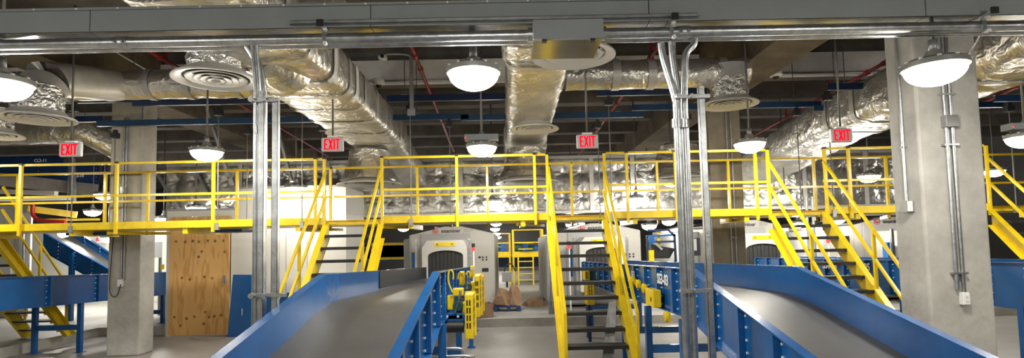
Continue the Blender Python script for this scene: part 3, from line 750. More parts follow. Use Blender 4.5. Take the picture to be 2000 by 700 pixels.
# ================================================================= EXIT SIGNS
def make_exit(label):
    t = thing('exit_sign', label, 'exit sign', (0, 0, 0))
    o = place('housing', MB().box((-.155, -.03, -.1), (.155, .03, .1)).mesh('housing', 'signgrey'), t); bevel(o, .02, 3)
    o = place('canopy', MB().box((-.07, -.03, .1), (.07, .03, .125)).mesh('canopy', 'plastic'), t)
    place('face', MB().box((-.14, -.034, -.085), (.14, -.03, .085)).mesh('face', 'signgrey'), t)
    def ltr(ch, polys):
        m = MB()
        for pl in polys: m.prism(pl, -.040, -.033)
        place('letter', m.mesh('letter', 'exitred'), t)
    h, b = .078, .021
    def rect(x0, z0, x1, z1): return [(x0, z0), (x1, z0), (x1, z1), (x0, z1)]
    x = -.112
    ltr('E', [rect(x, -h, x+b, h), rect(x+b, h-b, x+.054, h), rect(x+b, -b/2, x+.047, b/2), rect(x+b, -h, x+.054, -h+b)])
    x = -.053
    ltr('X', [[(x, h), (x+.022, h), (x+.068, -h), (x+.046, -h)], [(x+.046, h), (x+.068, h), (x+.022, -h), (x, -h)]])
    x = .021
    ltr('I', [rect(x, -h, x+b, h)])
    x = .048
    ltr('T', [rect(x, h-b, x+.065, h), rect(x+.022, -h, x+.043, h-b)])
    place('stem', MB().tube([(0, 0, .12), (0, 0, 2.3)], .014, 8).mesh('stem', 'rod', smooth=True), t)
    return t
ex = make_exit('lit red EXIT sign at far left before the catwalk'); ex.location = W(139, 293, 7.8); ex['group'] = 'exit signs'
for px, py, lab in ((650, 283, 'lit red EXIT sign above the left stair'), (1147, 277, 'lit red EXIT sign above the centre stair'), (1642, 265, 'lit red EXIT sign left of the wide right column')):
    dup(ex, W(px, py, 7.8), lab, 'exit signs')
# ================================================================= CONVEYORS
def frame_pts(A, B): return [Vector(a) for a in A], [Vector(b) for b in B]
def conveyor(name, label, LP, RP, depth_below, hi=.27, ribs=(), legs=(), th=.02, ribsteps=.62, m='blue', group=None, hull=None):
    """LP/RP: top edges of the two side rails, near to far"""
    LP, RP = frame_pts(LP, RP)
    base = (LP[0]+RP[0])/2
    t = thing(name, label, 'conveyor', (base.x, base.y, 0))
    if group: t['group'] = group
    dn = Vector((0, 0, -1))
    # belt
    A = [p+dn*hi for p in LP]; B = [p+dn*hi for p in RP]
    fa, fb = smooth_belt(A), smooth_belt(B)
    part('belt', MB().strip(fa, fb), 'belt', t, True)
    part('bed', MB().strip([p+dn*.05 for p in A], [p+dn*.05 for p in B]), 'darkblue', t)
    for P, s in ((LP, -1), (RP, 1)):
        mb = MB()
        for a, b in zip(P, P[1:]):
            a1, b1 = a+dn*depth_below, b+dn*depth_below
            off = Vector((s*th, 0, 0))
            mb.add([a, b, b1, a1, a+off, b+off, b1+off, a1+off], [(0, 1, 2, 3), (4, 7, 6, 5), (0, 4, 5, 1), (3, 2, 6, 7), (0, 3, 7, 4), (1, 5, 6, 2)])
        r = part('side_rail', mb, m, t)
        fl = MB()
        for a, b in zip(P, P[1:]):
            fl.bar(a+Vector((s*.033, 0, -.002)), b+Vector((s*.033, 0, -.002)), .074, .012)
            fl.bar(a+Vector((s*.033, 0, -depth_below+.002)), b+Vector((s*.033, 0, -depth_below+.002)), .074, .012)
        part('flange', fl, m, r)
        # stiffeners and bolts on the outside
        bolts = MB()
        for a, b in zip(P, P[1:]):
            k = max(1, round((b-a).length/ribsteps))
            for i in range(0 if a is P[0] else 1, k+1):
                q = a+(b-a)*(i/k)
                part('stiffener', MB().box((q.x+s*th, q.y-.03, q.z-depth_below+.01), (q.x+s*(th+.05), q.y+.03, q.z-.012)), m, r)
                for zf in (.12, .3, .5, .7, .9):
                    for dy in (-.07, .07):
                        if 0 <= i/k+dy/(b-a).length <= 1:
                            z = q.z-depth_below*zf + (b-a).z/(b-a).length*dy
                            bolts.box((q.x+s*th, q.y+dy-.008, z-.008), (q.x+s*(th+.012), q.y+dy+.008, z+.008))
        o = part('bolts', bolts, 'plastic', r); o['kind'] = 'stuff'
    for y, zt, x0, x1, zb_ in legs:
        for x in (x0, x1): part('leg', MB().box((x-.04, y-.04, zb_), (x+.04, y+.04, zt)), m, t)
        part('cross_bar', MB().box((min(x0, x1), y-.03, zt*.5-.05), (max(x0, x1), y+.03, zt*.5+.05)), m, t)
        part('foot', MB().box((x1-.08, y-.08, zb_), (x1+.08, y+.08, zb_+.012)), m, t); part('foot', MB().box((x0-.08, y-.08, zb_), (x0+.08, y+.08, zb_+.012)), m, t)
    return t
def smooth_belt(P):
    out = [P[0]]
    for i in range(1, len(P)-1):
        a, b, c = P[i-1], P[i], P[i+1]
        r = min(.5, (b-a).length*.4, (c-b).length*.4)
        p0 = b+(a-b).normalized()*r; p2 = b+(c-b).normalized()*r
        for k in range(9):
            u = k/8; out.append(p0*(1-u)**2+b*2*u*(1-u)+p2*u*u)
    out.append(P[-1]); return out
# left
kl, kr = W(637, 538, 5.3), W(845, 531, 5.3); zk = (kl.z+kr.z)/2; kl.z = kr.z = zk
sl = .205
def back(k, y, s=sl): return Vector((k.x, y, k.z-s*(5.3-y)))
el, er = W(833, 524, 13.7), W(917, 520, 13.7); ze = (el.z+er.z)/2; el.z = er.z = ze
kl2, kr2 = W(757, 527, 8.6), W(881, 524, 8.6)
m_l = kl+(el-kl)*.45; m_r = kr+(er-kr)*.45
cv1 = conveyor('belt_conveyor', 'blue sided belt conveyor at left climbing then running into the first scanner',
    [back(kl, 1.6), kl, el], [back(kr, 1.6), kr, er], .52,
    legs=[(4.3, 1.05, kl.x-.05, kr.x+.05, 0), (5.6, 1.2, kl.x-.05, kr.x+.05, 0), (7.6, 1.12, kl.x-.1, kr.x+.03, 0), (10.8, 1.02, kl.x-.15, kr.x-.03, 0), (12.8, .98, kl.x-.2, kr.x-.08, 0)])
# black belt guard at the far left side
gy0, gy1 = .42, .98
ga, gb = kl+(el-kl)*.3, kl+(el-kl)*.97
part('rubber_guard', MB().add([ga+Vector((.012, 0, .005)), gb+Vector((.012, 0, .005)), gb+Vector((.012, 0, -.25)), ga+Vector((.012, 0, -.25)),
    ga+Vector((.004, 0, .005)), gb+Vector((.004, 0, .005)), gb+Vector((.004, 0, -.25)), ga+Vector((.004, 0, -.25))], [(0, 1, 2, 3), (4, 7, 6, 5), (0, 4, 5, 1), (1, 5, 6, 2), (3, 2, 6, 7), (0, 3, 7, 4)]), 'black', cv1)
# right
kl3, kr3 = W(1358, 528, 5.6), W(1551, 520, 5.6); z3 = (kl3.z+kr3.z)/2; kl3.z = kr3.z = z3
def back3(k, y): return Vector((k.x, y, k.z-.205*(5.6-y)))
er3 = Vector((kr3.x-.05, 13.7, 1.5)); el3 = Vector((kl3.x-.02, 13.7, 1.5))
cv2 = conveyor('belt_conveyor', 'blue sided belt conveyor at right climbing then running into the second scanner',
    [back3(kl3, 1.6), kl3, el3], [back3(kr3, 1.6), kr3, er3], .5,
    legs=[(4.2, 1.0, kl3.x-.05, kr3.x+.05, 0), (5.9, 1.15, kl3.x-.05, kr3.x+.05, 0), (7.4, 1.12, kl3.x-.05, kr3.x+.05, 0), (9.0, 1.1, kl3.x-.05, kr3.x+.05, 0), (12.6, 1.0, kl3.x-.05, kr3.x+.05, 0)])
# third, beyond the right stair
cv3 = conveyor('belt_conveyor', 'dark blue flat conveyor behind the right stair and the wide column',
    [(6.15, 5.9, 1.64), (6.15, 13.7, 1.5)], [(7.2, 5.9, 1.64), (7.2, 13.7, 1.5)], .55, m='blue',
    legs=[(6.6, 1.1, 6.1, 7.25, 0), (8.6, 1.1, 6.1, 7.25, 0), (10.8, 1.05, 6.1, 7.25, 0), (12.8, 1.0, 6.1, 7.25, 0)])
# far left, seen from its right side
fl0, fl1 = W(0, 544, 9.44), W(207, 539, 11.9)
XF = (fl0.x+fl1.x)/2
cv4 = conveyor('belt_conveyor', 'blue flat conveyor at far left passing under the catwalk',
    [(XF-.9, 8.0, 1.64), (XF-.9, 16.5, 1.36)], [(XF, 8.0, 1.64), (XF, 16.5, 1.36)], .55, ribsteps=1.15,
    legs=[(11.25, 1.0, XF-.92, XF-.02, 0), (13.9, .95, XF-.9, XF-.02, .2)])
# sloping conveyor behind it
i0, i1 = W(85, 456, 15.2), W(215, 528, 14.6)
cv5 = conveyor('incline_conveyor', 'blue sloping conveyor at far left behind the flat one',
    [i0+Vector((-.1, 1.1, .2)), i1+Vector((-.1, 1.1, 0))], [i0, i1], .5, hi=.25)
part('leg', MB().box((W(138, 500, 14.8).x-.05, 14.8, .2), (W(138, 500, 14.8).x+.05, 14.9, 2.0)), 'blue', cv5)
# lettering on the conveyors
pS = W(1285, 534, 6.6)
text('lettering', 'SS3-03', .17, 'lettering', cv2, (kl3.x-.075, 6.55, z3-.17), -math.pi/2, bold=.004)
text('lettering', 'SS3', .14, 'lettering', cv2, (kl3.x-.075, 8.1, z3-.2), -math.pi/2, bold=.003)
text('lettering', 'SS4-05', .17, 'lettering', cv3, (6.15-.075, 10.5, 1.43), -math.pi/2, bold=.004)
text('lettering', 'SS4-05', .17, 'lettering', cv3, (6.15-.075, 9.55, 1.45), -math.pi/2, bold=.004)
# yellow drive guards, motors and drums on the right side of the left conveyor
def guard(px0, px1, py0, py1, D, label, ln=.5, armx=None, foot=False):
    a, b = W(px0, py0, D), W(px1, py1, D)
    t = thing('drive_guard', label, 'drive guard', ((a.x+b.x)/2, D, b.z))
    part('shell', MB().box((a.x, D, b.z), (b.x, D+ln, a.z)), 'yellow', t, bev=.008)
    h = a.z-b.z
    for k in range(4):
        for fx_ in (.3, .62):
            z = b.z+h*(.3+.17*k); x = a.x+(b.x-a.x)*fx_
            part('slot', MB().box((x-.008, D-.003, z-.03), (x+.008, D+.003, z+.03)), 'black', t)
            part('slot', MB().box((b.x-.003, D+ln*(.2+.5*(fx_-.3)/.3), z-.03), (b.x+.003, D+ln*(.2+.5*(fx_-.3)/.3)+.03, z+.03)), 'black', t)
    part('flange', MB().box((a.x-.015, D+ln-.01, b.z-.01), (b.x+.015, D+ln+.01, a.z+.01)), 'yellow', t)
    if armx is not None: part('mount_arm', MB().box((armx, D+ln-.08, b.z+h*.35), (a.x+.005, D+ln-.02, b.z+h*.35+.06)), 'blue', t)
    if foot: part('stand', MB().box((a.x+.02, D+.1, 0), (a.x+.08, D+.16, b.z)), 'darkblue', t)
    return t
guard(907, 925, 576, 663, 5.95, 'nearest yellow slotted drive guard beside the left conveyor', .3, kr.x+.02)
guard(926, 938, 539, 621, 7.0, 'middle yellow slotted drive guard beside the left conveyor', .35, kr.x+.02)
guard(937, 943, 541, 612, 7.8, 'farthest thin yellow drive guard beside the left conveyor', .3, kr.x)
xr_ = kr.x+.07
def pbox(px0, py0, px1, py1, D, ln=.1):
    a, b = W(px0, py0, D), W(px1, py1, D); return MB().box((a.x, D, b.z), (b.x, D+ln, a.z))
def ptube(pts, D, r, n=8): return MB().tube(smooth_path([W(x, y, D) for x, y in pts], 8), r, n)
def drive(D, k, label):
    t = thing('belt_drive', label, 'motor', tuple(W(*k['base'], D)))
    part('support_bar', pbox(*k['bar'], D+.02, .16), 'blue', t, bev=.006)
    for fx_ in (.35, .8):
        px = k['bar'][0]+(k['bar'][2]-k['bar'][0])*fx_; c = W(px, (k['bar'][1]+k['bar'][3])/2, D+.02)
        part('bolt', MB().lathe([(.0001, -.012), (.014, -.012), (.014, .002)], 10, c, 'y'), 'plastic', t)
    m0 = k['motor']; c = W((m0[0]+m0[2])/2, (m0[1]+m0[3])/2, D+.06); r = (W(m0[2], 580, D).x-W(m0[0], 580, D).x)/2
    part('motor', MB().tube([c, c+Vector((0, .3, 0))], r, 20), 'motor', t, True)
    part('fan_cowl', MB().tube([c+Vector((0, -.05, 0)), c], [r*.85, r*.98], 20), 'motor', t, True)
    for q in range(5): part('cooling_fin', MB().tube([c+Vector((0, .04+q*.05, 0)), c+Vector((0, .05+q*.05, 0))], r*1.12, 20), 'motor', t)
    for q in k['blocks']: part('yellow_block', pbox(*q, D+.08, .12), 'yellow', t, bev=.01)
    ch = k['chain']; n = 6
    for i in range(n):
        u0, u1 = i/n, (i+.85)/n
        A = W(ch[0]+(ch[2]-ch[0])*u0, ch[1]+(ch[3]-ch[1])*u0, D); B = W(ch[0]+(ch[2]-ch[0])*u1, ch[1]+(ch[3]-ch[1])*u1, D)
        part('chain_link', MB().bar(A, B, .022 if i % 2 else .01, .012), 'galv', t)
    for h in k['hoses']: part('hose', ptube(h, D+.04, .009), 'yellow', t, True)
    part('cable_gland', ptube(k['gland'], D+.05, .014), 'galvdull', t, True)
drive(6.15, dict(base=(880, 624), bar=(857, 613, 904, 624), motor=(884, 584, 905, 611), blocks=[(873, 578, 886, 606), (903, 591, 911, 612), (884, 564, 905, 579)],
     chain=(898, 582, 888, 613), hoses=[[(884, 572), (876, 552), (876, 533), (881, 528), (885, 534), (885, 546)]], gland=[(899, 568), (899, 576), (896, 584)]),
     'green motor with yellow blocks and chain behind the nearest drive guard')
drive(7.15, dict(base=(905, 575), bar=(893, 573, 925, 580), motor=(905, 548, 922, 573), blocks=[(897, 531, 907, 558), (919, 551, 927, 572)],
     chain=(914, 534, 912, 566), hoses=[[(894, 546), (896, 535), (902, 533), (905, 542), (900, 556)], [(910, 536), (914, 531), (918, 534), (918, 544)]], gland=[(910, 534), (913, 540), (913, 548)]),
     'green motor with yellow hoses behind the middle drive guard')
o = MB().tube([W(856, 639, 6.12), W(906, 639, 6.12)], .064, 24); dm = solo('drive_drum', o, 'black', 'black drive drum below the nearest green motor', 'drum', smooth=True)
for q, D, lab in (((846, 605, 858, 621), 6.0, 'small yellow block on the side of the left conveyor rail'), ((918, 520, 926, 542), 8.3, 'yellow sensor box near the far end of the left conveyor')):
    bb = thing('sensor_block', lab, 'bracket', tuple(W(q[0], q[3], D)))
    part('block_body', pbox(*q, D, .12), 'yellow', bb, bev=.012)
    part('mount_arm', MB().box((kr.x-.05, D+.05, W(q[0], (q[1]+q[3])/2, D).z-.02), (W(q[0]+1, q[1], D).x, D+.09, W(q[0], (q[1]+q[3])/2, D).z+.02)), 'blue', bb)
    part('bolt', MB().lathe([(.0001, -.02), (.016, -.02), (.016, .002)], 10, W(q[0]+3, q[1]+5, D), 'y'), 'plastic', bb)
# pneumatics under the drive
pn = thing('valve_manifold', 'grey valve box with pipes under the left conveyor drive', 'valve', (xr_+.12, 5.9, .5))
part('box_body', MB().box((xr_+.0, 5.95, .5), (xr_+.26, 6.2, .78)), 'galvdull', pn, bev=.01)
part('pipe', MB().tube(smooth_path([(xr_-.1, 5.9, .9), (xr_+.1, 5.9, .9), (xr_+.15, 5.9, .85), (xr_+.15, 5.9, .55)]), .018, 10), 'galv', pn, True)
part('pipe', MB().tube(smooth_path([(xr_-.05, 5.85, .83), (xr_+.2, 5.85, .83), (xr_+.24, 5.85, .78), (xr_+.24, 5.85, .5)]), .016, 10), 'galv', pn, True)
part('stop_base', MB().box((xr_+.22, 5.85, .58), (xr_+.27, 5.92, .7)), 'yellow', pn)
part('stop_button', MB().tube([(xr_+.27, 5.885, .64), (xr_+.31, 5.885, .64)], .03, 14), 'red', pn, True)
# yellow boxes on the near side of the right conveyor
xq = kl3.x-.075
yb = thing('drive_cover', 'square yellow cover box on the side of the right conveyor', 'cover', (xq-.06, 6.8, 1.18))
part('cover', MB().box((xq-.10, 6.62, 1.19), (xq, 7.0, 1.4)), 'yellow', yb, bev=.012)
part('hole', MB().lathe([(.0001, -.101), (.03, -.101), (.03, -.095)], 16, (xq, 6.72, 1.28), 'x'), 'black', yb)
for y, z, lab in ((7.35, 1.36, 'round yellow bearing cap left of the square cover box, nearer'), (7.7, 1.39, 'round yellow bearing cap left of the square cover box, middle'), (8.0, 1.41, 'round yellow bearing cap left of the square cover box, farther'), (6.35, 1.12, 'round yellow bearing cap right of and below the square cover box')):
    b_ = thing('pillow_bearing', lab, 'bearing', (xq, y, z-.07))
    part('cap', MB().tube([(xq-.05, y, z), (xq, y, z)], .065, 20), 'yellow', b_, True, bev=.012)
    part('flange', MB().box((xq-.02, y-.08, z-.05), (xq, y+.08, z+.05)), 'yellow', b_)
# ================================================================= SCANNERS
DG = 15.26
def make_scanner(label):
    """local: x across, y away from the viewer, z from the floor pad top"""
    t = thing('baggage_scanner', label, 'scanner', (0, 0, 0)); z0 = .2
    def P(nm, mb, m, par=None, smooth=False, bev=0):
        o = place(nm, mb.mesh(nm, m, smooth=smooth), par or t)
        if bev: bevel(o, bev)
        return o
    prof = [(-1.17, .06), (1.17, .06), (1.17, 2.07), (.26, 2.29), (-.2, 2.29), (-1.17, 2.07)]
    body = P('body', MB().prism(prof, 0, 5.6), 'cream', bev=.03)
    for x in (-.9, .9):
        for y in (.4, 5.0): P('foot', MB().box((x-.12, y-.12, 0), (x+.12, y+.12, .08)), 'machgrey')
    P('side_wing', MB().prism([(-1.42, .1), (-1.19, .1), (-1.19, 2.0), (-1.42, 1.95)], .5, 4.6), 'machgrey', bev=.02)
    P('recess_panel', MB().box((-.85, -.03, .1), (.5, 0, 2.08)), 'machgrey', bev=.01)
    for x0, x1, z1 in ((.56, 1.12, 1.9), (-1.12, -.9, 1.9)): P('door_panel', MB().box((x0, -.02, .12), (x1, 0, z1)), 'cream', bev=.01)
    P('roof_panel', MB().prism([(-1.14, 2.10), (-.48, 2.25), (-.48, 2.29), (-1.14, 2.14)], .1, 2.2), 'black')
    # hood
    y0 = -1.06
    ho = [(-.66, .5), (-.66, 1.72), (-.5, 1.90), (.42, 1.90), (.5, 1.72), (.5, .5)]
    ow, oc = .45, -.06
    arch = [(oc-ow, .7), (oc-ow, 1.5)] + [(oc-ow*math.cos(a), 1.5+.14*math.sin(a)) for a in [math.pi*i/12 for i in range(1, 12)]] + [(oc+ow, 1.5), (oc+ow, .7)]
    hm = MB()
    # front with arched hole: left, right and a fan over the arch
    hm.prism([(-.66, .5), (oc-ow, .5), (oc-ow, 1.5), (-.66, 1.5)], y0, 0); hm.prism([(oc+ow, .5), (.5, .5), (.5, 1.5), (oc+ow, 1.5)], y0, 0)
    top = [(-.66, 1.5), (-.66, 1.72), (-.52, 1.90), (.4, 1.90), (.5, 1.72), (.5, 1.5)]
    av = [(oc+ow, 1.5)]+[(oc+ow*math.cos(a), 1.5+.14*math.sin(a)) for a in [math.pi*i/12 for i in range(1, 12)]]+[(oc-ow, 1.5)]
    hm.prism(top+av, y0, 0)
    P('hood', hm, 'creamlight')
    cur = P('curtain', MB().prism(arch, y0+.06, y0+.08), 'black')
    for k in range(9):
        x = oc-ow+.05+k*.1
        P('curtain_strip', MB().box((x-.044, y0+.04+.008*(k % 2), .75), (x+.044, y0+.05+.008*(k % 2), 1.5+.13*math.sqrt(max(0, 1-((x-oc)/ow)**2))-.005)), 'tread', cur)
    sg = P('warning_sign', MB().box((-.34, y0-.01, 1.745), (.19, y0, 1.845)), 'yellow')
    for x in (-.3, .08): 
        for z in (1.77, 1.80): P('print_line', MB().box((x, y0-.012, z), (x+.07, y0-.01, z+.014)), 'black', sg)
    for x in (-.80, .56): P('light_post', MB().box((x-.03, y0-.05, .4), (x+.03, y0+.01, 1.94)), 'galv')
    bp = P('beacon_base', MB().tube([(0, y0, 0), (0, y0, 1.62)], .022, 10), 'plastic'); bp.location = (.66, 0, 0)
    P('beacon_lens', MB().tube([(0, y0, 1.62), (0, y0, 1.70)], .045, 16), 'beacon', bp); P('beacon_cap', MB().tube([(0, y0, 1.70), (0, y0, 1.80)], .043, 16), 'black', bp)
    P('blue_guide', MB().box((-.92, y0, .9), (-.85, y0+.2, 1.6)), 'blue')
    for i, (x, z) in enumerate([(.76, 1.42), (.85, 1.42), (.95, 1.42), (.85, 1.35), (.95, 1.35)]):
        P('push_button', MB().lathe([(.0001, -.04), (.022 if i else .03, -.04), (.022 if i else .03, -.02)], 12, (x, 0, z), 'y'), 'black')
    P('vent', MB().box((.82, -.03, 1.02), (1.0, -.018, 1.12)), 'black')
    # left side details
    for y in (.2, 1.9, 3.6): P('side_door', MB().box((-1.185, y, .2), (-1.17, y+1.6, 1.95)), 'machgrey', bev=.005)
    # lettering
    text('lettering', 'examiner', .14, 'logodark', t, (-.02, -.006, 2.16), bold=.004); text('lettering', '3DX', .135, 'logogrey', t, (.46, -.006, 2.16))
    P('logo_ring', MB().lathe([(.07, -.004), (.085, -.004), (.085, -.008), (.07, -.008), (.07, -.004)], 24, (-.45, 0, 2.16), 'y'), 'logored')
    text('logo_mark', 'L', .12, 'logored', t, (-.465, -.006, 2.165), bold=.006); text('logo_mark', '3', .07, 'logored', t, (-.425, -.006, 2.145), bold=.004)
    return t
sx = [W(p, 450, DG).x for p in (882, 1168, 1459, 1745)]
sc = make_scanner('cream baggage scanner with arched black curtain at the end of the left conveyor'); sc.location = (sx[0], DG, .2)
sc['group'] = 'baggage scanners'
for x, lab in ((sx[1], 'cream baggage scanner behind the centre stair'), (sx[2], 'cream baggage scanner partly hidden behind the brown column'), (sx[3], 'cream baggage scanner left of the wide right column')):
    r_ = dup(sc, (x, DG, .2), lab, 'baggage scanners')
    for ch in r_.children:
        if ch.name.startswith('beacon_base'): ch.location.x = {sx[1]: -.93, sx[2]: 1.62, sx[3]: .66}[x]
# ================================================================= WHITE ROOM, PLYWOOD DOOR, LEANING PANELS
DR = 13.0
rw = thing('white_room', 'white walled room behind the left stair with a plywood closed doorway', 'room', (-6, DR, 0))
x0, x1, x2 = W(325, 500, DR).x, W(458, 500, DR).x, W(676, 500, DR).x
zt0, zt1 = W(390, 412, DR).z, W(640, 366, DR).z
pl0, pl1 = W(332, 540, DR).x, W(449, 540, DR).x; pzt = W(390, 424, DR).z
part('front_wall', MB().box((x0, DR, 0), (pl0-.02, DR+.12, zt0)), 'white', rw); part('front_wall', MB().box((pl0-.02, DR, pzt+.01), (x1, DR+.12, zt0)), 'white', rw)
part('front_wall', MB().box((pl1+.02, DR, 0), (x1, DR+.12, pzt+.01)), 'white', rw)
part('front_wall', MB().box((x1, DR, 0), (x2, DR+.12, zt1)), 'white', rw)
part('side_wall', MB().box((x2-.12, DR+.12, 0), (x2, DR+1.6, zt1)), 'white', rw)
part('side_wall', MB().box((x0, DR+.12, 0), (x0+.12, DR+1.6, zt0)), 'white', rw)
part('roof', MB().box((x0, DR, zt0), (x1, DR+1.6, zt0+.05)), 'machgrey', rw); part('roof', MB().box((x1, DR, zt1), (x2, DR+1.6, zt1+.05)), 'machgrey', rw)
for px in (559, 600): part('panel_joint', MB().box((W(px, 450, DR).x-.008, DR-.004, .1), (W(px, 450, DR).x+.008, DR, zt1)), 'machgrey', rw)
pw = solo('plywood_sheet', MB().box((pl0, DR-.03, .03), (pl1, DR-.005, pzt)), 'plywood', 'tall knotty plywood sheet closing the doorway behind the catwalk', 'plywood', loc=((pl0+pl1)/2, DR-.03, .03))
lk = MB().box((W(438, 545, DR).x, DR-.06, W(438, 553, DR).z), (W(443, 545, DR).x, DR-.03, W(438, 538, DR).z)); lk.tube(smooth_path([W(436, 549, DR-.05), W(440, 553, DR-.07), W(444, 547, DR-.05)]), .012, 6)
o = part('hasp', lk, 'galvdull', pw); o.location = (0, 0, 0)
def leaning(pts, D, label, tilt=.12):
    a = [W(x, y, D) for x, y in pts]
    mb = MB(); v0 = [Vector((p.x, D-tilt*(2-p.z)*.3, p.z)) for p in a]; n = len(v0)
    mb.add(v0+[p+Vector((0, .03, 0)) for p in v0], [list(range(n)), [n+i for i in range(n)][::-1]]+[[i, (i+1) % n, n+(i+1) % n, n+i] for i in range(n)])
    return solo('side_panel', mb, 'blue', label, 'panel')
lp = leaning([(456, 537), (492, 537), (492, 661), (447, 661)], 12.8, 'loose blue steel panel leaning on the white room beside the plywood')
part('label', MB().box(W(472, 617, 12.72), W(474, 603, 12.77)), 'plastic', lp)
leaning([(500, 574), (595, 571), (595, 640), (500, 648)], 12.5, 'loose blue steel panel leaning behind the left strut posts')
for a_, b_, lab in (((306, 338), (348, 408), 'left one'), ((384, 336), (424, 408), 'right one')):
    solo('inclined_brace', MB().bar(W(*a_, 14.62), W(*b_, 14.62), .09, .05), 'galvdull', 'dark sloping brace before the main duct over the plywood door, ' + lab, 'strut')
cb = MB().tube(smooth_path([W(372, 661, 12.6), W(385, 664, 12.4), W(410, 666, 12.3), W(430, 664, 12.4), W(438, 662, 12.5)]), .012, 6)
for v in cb.v: v.z = .012 + (v.z % .01)
solo('floor_cable', cb, 'black', 'black cable lying on the floor below the plywood sheet', 'cable')
# ================================================================= ELECTRICAL ON THE COLUMNS
yc = YC
def col_conduit(px, y0, y1, off=0.04, r=.019, D=None):
    D = D or yc-off
    return MB().tube([W(px[0], y0, D), W(px[1], y1, D)], r, 10)
def vcon(x, z0, z1, D, r=.019): return MB().tube([(x, D, z0), (x, D, z1)], r, 10)
bx_ = W(1856, 237, yc-.05)
cr_ = thing('column_conduit', 'pair of conduits with grey box and outlet down the wide right column', 'conduit', (bx_.x, yc-.04, 1))
xa, xb_ = bx_.x-.035, bx_.x+.03
zo = W(1884, 585, yc-.05).z
part('conduit', vcon(xa, zo+.1, 4.6, yc-.03), 'galv', cr_, True); part('conduit', vcon(xb_, zo+.02, 4.6, yc-.03), 'galv', cr_, True)
part('pull_box', MB().box((bx_.x-.065, yc-.08, bx_.z-.065), (bx_.x+.065, yc-.0, bx_.z+.065)), 'galvdull', cr_, bev=.006)
part('box_cover', MB().box((bx_.x-.06, yc-.086, bx_.z-.06), (bx_.x+.06, yc-.08, bx_.z+.06)), 'wireunder', cr_)
for py in (186, 284, 534):
    z = W(1858, py, yc).z
    part('strap', MB().box((xa-.045, yc-.055, z-.01), (xb_+.045, yc-.0, z+.01)), 'galv', cr_)
part('outlet_box', MB().box((xb_-.035, yc-.06, zo-.06), (xb_+.035, yc, zo+.07)), 'plastic', cr_, bev=.006)
oc_ = part('outlet_plate', MB().box((xb_-.03, yc-.066, zo-.05), (xb_+.03, yc-.06, zo+.055)), 'plastic', cr_)
for z in (-.025, .02): part('socket', MB().box((xb_-.012, yc-.068, zo+z-.01), (xb_+.012, yc-.066, zo+z+.01)), 'signgrey', oc_)
# corner conduit with outlet on the left face
xcx = RCX0
yc2 = YC+.19
q0 = W(1752, 100, yc2); 
xs_ = RCX0-.03
cr2 = thing('column_conduit', 'single conduit with white outlet on the left face of the wide right column', 'conduit', (xs_, yc2, 2))
zo2 = W(1762, 404, yc2).z
part('conduit', MB().tube([(xs_, yc2, zo2+.05), (xs_, yc2, 4.7)], .017, 10), 'galv', cr2, True)
part('outlet_box', MB().box((xs_-.05, yc2-.06, zo2-.06), (RCX0, yc2+.05, zo2+.06)), 'galvdull', cr2)
part('outlet_plate', MB().box((xs_-.045, yc2-.066, zo2-.055), (xs_+.01, yc2-.06, zo2+.055)), 'plastic', cr2)
part('strap', MB().box((xs_-.03, yc2-.012, W(1755, 290, yc2).z), (RCX0, yc2+.012, W(1755, 286, yc2).z)), 'galv', cr2)
# left column
y_ = 10.75
cx_ = W(240, 480, y_).x; zo3 = W(238, 553, y_).z
cr3 = thing('column_conduit', 'pair of thin conduits with white outlet on the left column', 'conduit', (cx_, y_-.03, 1.4))
part('conduit', vcon(cx_, zo3, 4.6, y_-.03, .016), 'galvdull', cr3, True); part('conduit', vcon(cx_+.05, zo3+.05, 4.6, y_-.03, .016), 'galvdull', cr3, True)
part('outlet_box', MB().box((cx_-.05, y_-.07, zo3-.07), (cx_+.05, y_, zo3+.07)), 'plastic', cr3, bev=.008)
zz3 = W(243, 372, y_).z
part('pull_box', MB().box((cx_-.03, y_-.07, zz3-.06), (cx_+.08, y_, zz3+.06)), 'galvdull', cr3)
part('cord', MB().tube(smooth_path([W(236, 556, y_-.08), W(228, 578, y_-.06), W(218, 578, y_-.05), W(214, 560, y_-.05), W(218, 500, y_-.05), W(222, 460, y_-.05)]), .008, 6), 'black', cr3, True)
# centre column
y_ = 11.0
cx_ = W(1427, 460, y_).x
cr4 = thing('column_conduit', 'pair of thin conduits running down the brown middle column', 'conduit', (cx_, y_-.03, .9))
part('conduit', vcon(cx_, .9, 4.6, y_-.03, .018), 'galvdull', cr4, True); part('conduit', vcon(cx_+.09, .9, 4.6, y_-.03, .018), 'galvdull', cr4, True)
part('strap', MB().box((cx_-.04, y_-.05, 2.0), (cx_+.13, y_, 2.02)), 'galvdull', cr4)
# whip by the big lamp
solo('lamp_whip', MB().tube(smooth_path([W(1917, 68, 4.5), W(1900, 95, 4.7), W(1884, 112, 4.8), W(1878, 122, 4.85)]), .012, 8), 'rod', 'bent flexible conduit from the pipe hanger to the big right lamp', 'conduit', smooth=True)
